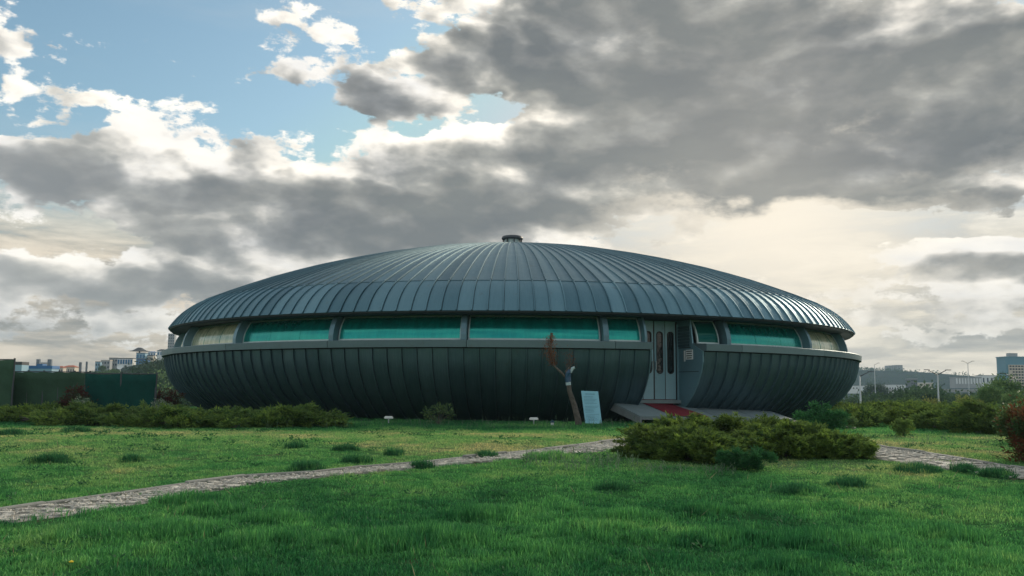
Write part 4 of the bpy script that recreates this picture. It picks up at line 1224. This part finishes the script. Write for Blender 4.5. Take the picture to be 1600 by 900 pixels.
for k, (a_, b2) in enumerate(((1388.5, 1399), (1400, 1410.5))):
    block('hilltop_block', a_, b2, 571.5 - k * .8, 579.5, 1190, ('left' if k == 0 else 'right') + ' one of two apartment blocks on the far ridge', 'greyr', 'greyr', depth=12, windows=(4, 5, .4, .5), cat='apartment block', base_drop=8, group='blocks on the far ridge')
# big building at the right edge
t = block('blue_glass_building', 1573.5, 1640, 558.5, 608, 330, 'large blue clad building with pale gridded front at the right edge', 'tealwall', 'tealwall', depth=6.2, cat='building')
p0, p1, p2 = at(1577, 606, 330), at(1640, 606, 330), at(1577, 570, 330)
wdt, hh = p1.x - p0.x, p2.z - p0.z
ctr = Vector(((p0.x + p1.x) / 2, 330, p0.z)) - t.location
build(MB().box((ctr.x, -.3, ctr.z + hh / 2), (wdt, .6, hh)), 'gridded_front', M['cream'], t)
nc, nr = 14, 8
wm = MB().box((0, 0, 0), (wdt / nc * .62, .12, hh / nr * .5)).mesh('window', M['hglass'])
for i in range(nc):
    for j in range(nr):
        if rng.random() < .12: continue
        link('window', wm, t, (ctr.x - wdt / 2 + wdt / nc * (i + .5), -.64, ctr.z + hh / nr * (j + .5)))
build(MB().box((ctr.x - 4, 3, (at(1600, 558, 330).z - t.location.z) + .9), (3, 2, 1.2)), 'roof_plant', M['greyr'], t)
# elevated road
va, vb = at(1395, 611, 300), at(1700, 606, 290)
t = thing('elevated_road', 'long concrete elevated road crossing behind the trees on the right', 'elevated road', (va.x, va.y, va.z - 1))
d = vb - va
ang = math.atan2(d.y, d.x); LN = d.length
build(MB().box((d.x / 2, d.y / 2, 1.0 - 1.1), (LN, 9, 1.1), ang), 'deck', M['concrete'], t)
for s in (-4.6, 4.6):
    build(MB().box((d.x / 2 - math.sin(ang) * s, d.y / 2 + math.cos(ang) * s, 1.25), (LN, .25, .9), ang), 'parapet', M['greyr'], t)
for k in range(5):
    f = .08 + k * .21
    build(MB().box((d.x * f, d.y * f, -5), (1.4, 3.5, 8.7), ang), 'pier', M['concrete'], t)

# street lamps
def lamp(px, ptop, dist, label, twin=True, hgt=9.0, side=1, grp='street lamps beyond the right bank'):
    top = at(px, ptop, dist)
    gz2 = height(top.x, dist)
    t = thing('street_lamp', label, 'street lamp', (top.x, dist, gz2), 0, grp)
    H = top.z - gz2
    build(MB().tube([(0, 0, -.3), (0, 0, 1.0), (0, 0, H - .46)], [.15, .11, .06], 10), 'pole', M['pole'], t, smooth=True)
    for s in ((-1, 1) if twin else (side,)):
        build(MB().tube([(0, 0, H - .50), (s * .45, 0, H - .28), (s * .85, 0, H - .08)], [.05, .04, .035], 8), 'arm', M['lampdark'], t)
        hd = MB().box((s * 1.06, 0, H - .03), (.5, .22, .07))
        build(hd, 'lamp_head', M['lampdark'], t)
lamp(1464.5, 577.5, 92, 'twin armed street lamp standing tallest beyond the right junipers')
lamp(1343, 580, 88, 'single armed street lamp close to the right end of the hall', False, side=1)
lamp(1586, 583, 80, 'street lamp before the blue clad building at the right edge', False, side=-1)
lamp(1512, 564, 190, 'slim distant twin armed lamp above the far warehouses', True)
lamp(1366, 567, 230, 'thin distant lamp mast over the far hillside', False)

# ------------------------------------------------------------------ trees beyond the right bank
protos = []
def tree_proto(kind, seed):
    h, rx = (5.2, 2.5) if kind == 'dark' else (5.0, 2.3)
    mat = {'dark': 'leafdark', 'mid': 'leafmid', 'yellow': 'leafyellow'}[kind]
    t = leafy('tree', (60, 90), rx, rx, h, 'tree', 'tree', mat, seed, nclump=90, per=80, ll=.24, lw=.13, z0=.7, trunk=.16, up=.3)
    return t
kinds = {k: [tree_proto(k, 200 + 7 * i + j) for j in range(3 if k == 'dark' else 2)] for i, k in enumerate(('dark', 'mid', 'yellow'))}
used = set()
tops = {}
def put_tree(kind, px, ytop, dist, label=None, group=None, wscale=1.0, k=None):
    lst = kinds[kind]; o = lst[(k if k is not None else rng.randrange(len(lst)))]
    if o.name in used: o = copy_tree(o)
    used.add(o.name)
    top = at(px, ytop, dist); g0 = height(top.x, dist)
    if o.name.split('.')[0] + str(id(o.children[0].data)) not in tops:
        zz = np.empty(len(o.children[0].data.vertices) * 3, np.float32); o.children[0].data.vertices.foreach_get('co', zz); tops[o.name.split('.')[0] + str(id(o.children[0].data))] = float(np.percentile(zz[2::3], 99.3))
    hsc = (top.z - g0) / max(tops.values())
    o.location = (top.x, dist, g0); o.scale = (hsc * wscale, hsc * wscale, hsc); o.rotation_euler.z = rng.uniform(0, 6)
    o['label'] = label; o['group'] = group
    return o
GD = 'dark evergreens in the belt beyond the right bank'
belt = [(1338, 628, 78), (1352, 612, 105), (1362, 618, 98), (1372, 606, 115), (1386, 609, 112), (1399, 611, 118), (1410, 613, 106), (1421, 603, 116), (1434, 600, 112), (1441, 594, 118), (1452, 605, 110), (1473, 609, 112), (1484, 612, 116), (1497, 607, 122), (1510, 612, 112), (1522, 613, 118), (1535, 610, 120), (1594, 613, 100), (1606, 617, 95), (1625, 612, 104), (1502, 622, 92), (1430, 618, 90), (1476, 624, 88), (1358, 632, 82), (1390, 624, 90), (1444, 622, 92)]
for q, (px, yt, ds) in enumerate(belt):
    put_tree('dark', px, yt + 10, ds, 'dark evergreen in the tree belt beyond the right bank', GD, rng.uniform(1.0, 1.35))
GM = 'green broad leaved trees beyond the right bank'
for (px, yt, ds, ws, lab) in ((1562, 586, 66, .85, 'tall loose green tree left of the blue clad building'), (1548, 600, 60, .9, 'green tree in front of the tall loose one'), (1580, 610, 58, .8, 'green tree at the foot of the rightmost lamp'),
                        (1418, 617, 74, .9, 'light green tree left of the twin armed lamp'), (1340, 636, 62, 1.1, 'low grey green tree by the lamp next to the hall'), (1320, 627, 76, 1.0, 'grey green tree just behind the right flank of the hall'),
                        (1440, 638, 60, .9, 'bright green low tree below the twin armed lamp')):
    put_tree('mid', px, yt, ds, lab, GM, ws)
GY = 'yellow green trees beyond the right bank'
for (px, yt, ds, ws, lab) in ((1505, 618, 62, .75, 'yellow green tree right of the twin armed lamp'), (1525, 624, 56, .8, 'yellow green tree before the tall green tree'), (1447, 622, 76, .8, 'brownish yellow tree beside the lamp pole'), (1488, 632, 54, .9, 'low yellow green shrub like tree above the right junipers')):
    put_tree('yellow', px, yt, ds, lab, GY, ws)
for (px, yt, lab) in ((1360, 598, 'slim dark pointed tree before the white sheds, left one'), (1376.5, 599, 'slim dark pointed tree before the white sheds, right one')):
    put_tree('dark', px, yt, 300, lab, GD, .45)
# trees on the left hill and behind the screen
GL = 'trees on the hill left of the hall'
hillt = [(243, 566, 250), (250, 562, 230), (256, 570, 200), (262, 578, 180), (268, 590, 150), (252, 590, 120), (262, 600, 110), (275, 604, 105), (285, 614, 100), (160, 571, 320), (206, 573, 300), (196, 571, 320), (177, 576, 280), (232, 573, 300), (222, 575, 280), (140, 581, 280), (215, 580, 240), (240, 580, 210), (169, 578, 260), (150, 579, 270)]
for q, (px, yt, ds) in enumerate(hillt):
    kd = 'dark' if q % 3 else 'mid'
    put_tree(kd, px, yt, ds, ('dark' if kd == 'dark' else 'mid green') + ' tree on the slope left of the hall', GL, 1.3)
ORD = ['first', 'second', 'third', 'fourth', 'fifth', 'sixth', 'seventh', 'eighth', 'ninth', 'tenth', 'eleventh', 'twelfth', 'thirteenth', 'fourteenth', 'fifteenth', 'sixteenth', 'seventeenth', 'eighteenth', 'nineteenth', 'twentieth', 'twenty first', 'twenty second', 'twenty third', 'twenty fourth', 'twenty fifth', 'twenty sixth', 'twenty seventh', 'twenty eighth']
for gr, txt, pre in ((GD, ' dark evergreen from the left in the tree belt right of the hall', 'dark evergreen in the tree belt'), (GL, ' tree from the left on the slope left of the hall', ' tree on the slope')):
    lst = sorted([o for o in C.objects if o.get('group') == gr and pre in o['label']], key=lambda o: o.location.x / o.location.y)
    for q, o in enumerate(lst): o['label'] = ORD[q] + txt
# far wood on the ridge: reads as one mass
g_ = np.random.default_rng(77)
PP, DD, LL, WW = [], [], [], []
for k in range(1500):
    px = g_.uniform(1300, 1690)
    ds = g_.uniform(700, 1300) if g_.uniform() < .45 else g_.uniform(1140, 1230)
    x = (px - 799) / F * ds; z = height(x, ds); hh = g_.uniform(1.5, 3.6)
    c0 = np.array((x, ds, z + hh * .5)); m_ = 7
    PP.append(c0 + g_.normal(size=(m_, 3)) * np.array((hh * .4, hh * .4, hh * .28)) - np.array((0, 0, 0))); DD.append(g_.normal(size=(m_, 3)))
    LL.append(g_.uniform(.5, 1.0, m_) * hh * .7); WW.append(g_.uniform(.5, 1.0, m_) * hh * .5)
PP = np.concatenate(PP)
link('far_woods', leaves_mesh('far_woods', M['leafdark'], PP, np.concatenate(DD), np.concatenate(LL), np.concatenate(WW), g_.uniform(0, 1, len(PP)), 9), kind='stuff', label='far wood scattered over the ridge on the right')

# ------------------------------------------------------------------ grass
def tuft(name, nb, rad, hmin, hmax, wid, seed, lean=.5):
    g = random.Random(seed); mb = MB()
    for k in range(nb):
        a = g.random() * 2 * PI; r = rad * math.sqrt(g.random()); x, y = r * math.cos(a), r * math.sin(a)
        h = g.uniform(hmin, hmax); ln = g.uniform(.1, lean) * h; da = g.random() * 2 * PI
        dx, dy = math.cos(da) * ln, math.sin(da) * ln
        sa = g.random() * PI; wx, wy = math.cos(sa) * wid / 2 * g.uniform(.7, 1.3), math.sin(sa) * wid / 2
        t = g.random()
        mb.face([(x - wx, y - wy, -.02), (x + wx, y + wy, -.02), (x + dx * .35 + wx * .8, y + dy * .35 + wy * .8, h * .6), (x + dx * .35 - wx * .8, y + dy * .35 - wy * .8, h * .6)])
        mb.face([(x + dx * .35 - wx * .8, y + dy * .35 - wy * .8, h * .6), (x + dx * .35 + wx * .8, y + dy * .35 + wy * .8, h * .6), (x + dx, y + dy, h * g.uniform(.85, 1.0))])
        mb.tone += [t, t]
    return mb.mesh(name, M['grass'])
tufts = [tuft('tuft', 34, .13, .035, .085, .007, 1), tuft('tuft', 34, .13, .03, .075, .008, 2, .8), tuft('tuft', 30, .12, .05, .12, .007, 3, .6), tuft('tuft', 26, .14, .03, .06, .010, 4, 1.1)]
tt_ = tuft('tuft', 46, .11, .06, .13, .009, 7, .8); tt_.materials[0] = M['tussock']; tufts.append(tt_)
tobj = [bpy.data.objects.new('tuft', me) for me in tufts]
# path polygon test
cen = [(lo[i].lerp(up[i], .5), (up[i] - lo[i]).length / 2) for i in range(NP_)]
cx = np.array([c[0].x for c in cen]); cy = np.array([c[0].y for c in cen]); cw_ = np.array([c[1] for c in cen])
ups = np.array([(u.x, u.y) for u in up]); los = np.array([(u.x, u.y) for u in lo])
g_ = np.random.default_rng(12)
def lattice(y0, y1, dens):
    area = .62 * (y1 * y1 - y0 * y0) * 1.0 + 3 * (y1 - y0)
    n_ = int(area * dens)
    yy = np.sqrt(g_.uniform(y0 * y0, y1 * y1, n_)); xx = (g_.uniform(-1, 1, n_)) * (yy * .60 + 1.0)
    return xx, yy
sets = [lattice(4.6, 9, 120), lattice(9, 15, 85), lattice(15, 24, 55), lattice(24, 36, 28)]
pts = []; scl = []; ids = []
for xx, yy in sets:
    for x, y in zip(xx.tolist(), yy.tolist()):
        # skip under the hall and on the path
        if math.hypot(x, y - D) < 13.6: continue
        i = int(np.argmin((cx - x) ** 2 + (cy - y) ** 2))
        dx_, dy_ = ups[i] - los[i]; t = ((x - los[i][0]) * dx_ + (y - los[i][1]) * dy_) / (dx_ * dx_ + dy_ * dy_)
        n1 = fbm(x, y, .45, 1.7); n2 = fbm(x, y, 2.2, 4.4, 2)
        near_path = -0.02 < t < 1.0 and abs(x) < 14
        if near_path:
            grow = fbm(x, y, .9, 5.5)
            edge_ = t > .80 or t < .16
            if not (grow > .10 and (t > .45 or t < .12)) and g_.uniform() > (.16 if edge_ else .04): continue
            if .15 < t < .8 and g_.uniform() < .45: continue
        lush = 1.0 - .50 * sstep(9, 15, y) * (1 - sstep(22, 27, y))
        if y > 22: lush *= 1.15
        if -.16 < t < 0: lush *= 1.3
        s = lush * (1.0 + .75 * n1 + .55 * n2)
        bare = fbm(x, y, .8, 9.1)
        if bare < -.34 and g_.uniform() < .6: continue
        s = max(.3, s * .70)
        far_s = 1.0 + .5 * sstep(12, 26, y)
        pts.append((x, y, height(x, y))); scl.append((far_s * g_.uniform(.85, 1.2), s * g_.uniform(.8, 1.25))); 
        ids.append(2 if (s > 1.25 and g_.uniform() < .7) else int(g_.integers(0, 4)))
# dark tussocks: dense taller clumps dotted over the lawn
tuss = [(80, 722, .42), (480, 735, .36), (755, 806, .4), (205, 722, .22), (540, 704, .26), (560, 722, .3), (462, 700, .2), (615, 712, .2), (1300, 850, .7), (1240, 770, .3), (930, 836, .6), (700, 843, .55), (1480, 838, .35), (1540, 880, .5), (1120, 845, .5), (980, 812, .4), (130, 840, .5), (280, 832, .5), (1430, 737, .5), (1505, 738, .3), (860, 716, .35), (760, 715, .22), (660, 731, .2), (120, 676, .5), (20, 680, .4), (1100, 800, .3), (1330, 760, .3), (600, 850, .6), (420, 850, .5), (870, 868, .6), (1240, 885, .5), (300, 785, .4), (1560, 745, .4), (960, 765, .25), (340, 800, .35), (430, 812, .35)]
for (px, py, rr) in tuss:
    c_ = ground_hit(px, py); near = py > 780 or (800 < px < 900)
    rr *= 1.0 if near else .62
    for k in range(int((70 if near else 80) * (rr / .4) ** 1.3)):
        a = g_.uniform(0, 2 * PI); r = rr * math.sqrt(g_.uniform()) * (1 + .45 * math.sin(3 * a + px) * math.sin(5 * a + py)); x, y = c_.x + r * math.cos(a) * 1.25, c_.y + r * math.sin(a)
        s = (1.35 - .8 * (r / rr) ** 2) * (1.15 if c_.y > 9 else .85)
        pts.append((x, y, height(x, y))); scl.append((.8 + .15 * s, s)); ids.append(2 if near or g_.uniform() < .3 else 4)
P = np.array(pts, dtype=np.float32)
def instancer(name, P, scl, ids, objs, kind, label=None):
    me = bpy.data.meshes.new(name)
    me.vertices.add(len(P)); me.vertices.foreach_set('co', P.reshape(-1))
    S = np.array([(a, a, b) for a, b in scl], dtype=np.float32)
    at1 = me.attributes.new('isc', 'FLOAT_VECTOR', 'POINT'); at1.data.foreach_set('vector', S.reshape(-1))
    at2 = me.attributes.new('irot', 'FLOAT_VECTOR', 'POINT'); rz = g_.uniform(0, 6.28, len(P)); RR = np.zeros((len(P), 3), np.float32); RR[:, 2] = rz; RR[:, 0] = g_.normal(size=len(P)) * .1
    at2.data.foreach_set('vector', RR.reshape(-1))
    at3 = me.attributes.new('iid', 'INT', 'POINT'); at3.data.foreach_set('value', np.array(ids, dtype=np.int32))
    o = link(name, me, kind=kind, label=label)
    ng = bpy.data.node_groups.new(name + '_scatter', 'GeometryNodeTree')
    ng.interface.new_socket('Geometry', in_out='INPUT', socket_type='NodeSocketGeometry')
    ng.interface.new_socket('Geometry', in_out='OUTPUT', socket_type='NodeSocketGeometry')
    N = ng.nodes; K = ng.links
    gi, go = N.new('NodeGroupInput'), N.new('NodeGroupOutput')
    jn = N.new('GeometryNodeJoinGeometry')
    def attr(nm, dt):
        a = N.new('GeometryNodeInputNamedAttribute'); a.data_type = dt; a.inputs[0].default_value = nm; return a.outputs[0]
    isc, irot, iid = attr('isc', 'FLOAT_VECTOR'), attr('irot', 'FLOAT_VECTOR'), attr('iid', 'INT')
    for k, ob in enumerate(objs):
        oi = N.new('GeometryNodeObjectInfo'); oi.inputs['Object'].default_value = ob
        cmp_ = N.new('FunctionNodeCompare'); cmp_.data_type = 'INT'; cmp_.operation = 'EQUAL'
        K.new(iid, cmp_.inputs[2]); cmp_.inputs[3].default_value = k
        ip = N.new('GeometryNodeInstanceOnPoints')
        m2p = N.new('GeometryNodeMeshToPoints')
        K.new(gi.outputs[0], m2p.inputs['Mesh'])
        K.new(cmp_.outputs[0], m2p.inputs['Selection'])
        K.new(m2p.outputs[0], ip.inputs['Points']); K.new(oi.outputs['Geometry'], ip.inputs['Instance'])
        e2r = N.new('FunctionNodeEulerToRotation'); K.new(irot, e2r.inputs[0]); K.new(e2r.outputs[0], ip.inputs['Rotation'])
        K.new(isc, ip.inputs['Scale'])
        K.new(ip.outputs[0], jn.inputs[0])
    K.new(jn.outputs[0], go.inputs[0])
    md = o.modifiers.new('scatter', 'NODES'); md.node_group = ng
    return o
instancer('grass', P, scl, ids, tobj, 'stuff', 'uneven green lawn grass')
print('grass tufts', len(P))

# pale weed stalks before the junipers and along the path
g_ = np.random.default_rng(21)
Pw, Dw, Lw, Ww = [], [], [], []
def stalks(px0, px1, py0, py1, n_, h0, h1, w_=.012):
    for k in range(n_):
        c_ = ground_hit(g_.uniform(px0, px1), g_.uniform(py0, py1)); h = g_.uniform(h0, h1)
        for q in range(7):
            Pw.append((c_.x + g_.normal() * .012, c_.y, c_.z + h * q / 8)); Dw.append((g_.normal() * .5, g_.normal() * .5, 1.6)); Lw.append(h * .30); Ww.append(w_)
stalks(820, 1000, 722, 738, 90, .12, .30)
stalks(1000, 1150, 734, 744, 80, .06, .18)
stalks(1200, 1330, 728, 738, 40, .05, .14)
stalks(400, 1000, 660, 672, 260, .12, .30)
stalks(1300, 1560, 680, 700, 160, .05, .16, .012)
Pw = np.array(Pw); 
link('weed_stalks', leaves_mesh('weed_stalks', M['stalk'], Pw, np.array(Dw), np.array(Lw), np.array(Ww), g_.uniform(0, 1, len(Pw)), 2), kind='stuff', label='pale grey green weed stalks in front of the junipers')
g_ = np.random.default_rng(44)
Pw, Dw, Lw, Ww = [], [], [], []
for k in range(900):
    y = math.sqrt(g_.uniform(25, 600)); x = g_.uniform(-1, 1) * y * .58
    if fbm(x, y, .5, 31.0) < .02 or np.min((cx - x) ** 2 + (cy - y) ** 2) < .3: continue
    z = height(x, y)
    for q in range(int(g_.integers(8, 22))):
        a = g_.uniform(0, 2 * PI); r = g_.uniform(0, .12); Pw.append((x + r * math.cos(a), y + r * math.sin(a), z + .02 + g_.uniform(0, .05)))
        Dw.append((math.cos(a), math.sin(a), g_.uniform(.2, .9))); Lw.append(g_.uniform(.03, .08)); Ww.append(g_.uniform(.015, .032))
link('broad_leaf_weeds', leaves_mesh('broad_leaf_weeds', M['shrubgreen'], np.array(Pw), np.array(Dw), np.array(Lw), np.array(Ww), g_.uniform(.2, 1, len(Pw)), 5), kind='stuff', label='low broad leaved weeds growing in the lawn')
Pw, Dw, Lw, Ww = [], [], [], []
for k in range(700):
    y = math.sqrt(g_.uniform(25, 500)); x = g_.uniform(-1, 1) * y * .58
    if fbm(x, y, .35, 12.0) < -.05: continue
    Pw.append((x, y, height(x, y))); Dw.append((g_.normal() * .7, g_.normal() * .7, 1)); Lw.append(g_.uniform(.08, .2)); Ww.append(.006)
link('dry_stalks', leaves_mesh('dry_stalks', M['dry'], np.array(Pw), np.array(Dw), np.array(Lw), np.array(Ww), g_.uniform(0, 1, len(Pw)), 6), kind='stuff', label='scattered dry straw coloured stalks in the lawn')
# dandelion heads
for (px, py, lab) in ((110, 898, 'single yellow dandelion near the lower left corner'),):
    c_ = ground_hit(px, py)
    t = thing('dandelion', lab, 'flower', tuple(c_))
    build(MB().tube([(0, 0, 0), (0, 0, .10)], [.003, .003], 5), 'stem', M['leafmid'], t)
    build(MB().lathe([(.0, .098), (.016, .10), (.02, .108), (.0, .118)], 10), 'flower_head', M['yellowflower'], t)

# ------------------------------------------------------------------ air
hz = MB().box((150, 740, 35), (2300, 1560, 110))
mh = bpy.data.materials.new('haze'); mh.use_nodes = True
n = NT(mh.node_tree); n.n.clear()
pv = n.add('ShaderNodeVolumePrincipled', {'Color': (.50, .72, .88, 1), 'Density': .00028, 'Anisotropy': 0.0})
n.l.new(pv.outputs[0], n.add('ShaderNodeOutputMaterial').inputs['Volume'])
HAZE = True
if HAZE: build(hz, 'haze', mh, kind='stuff')
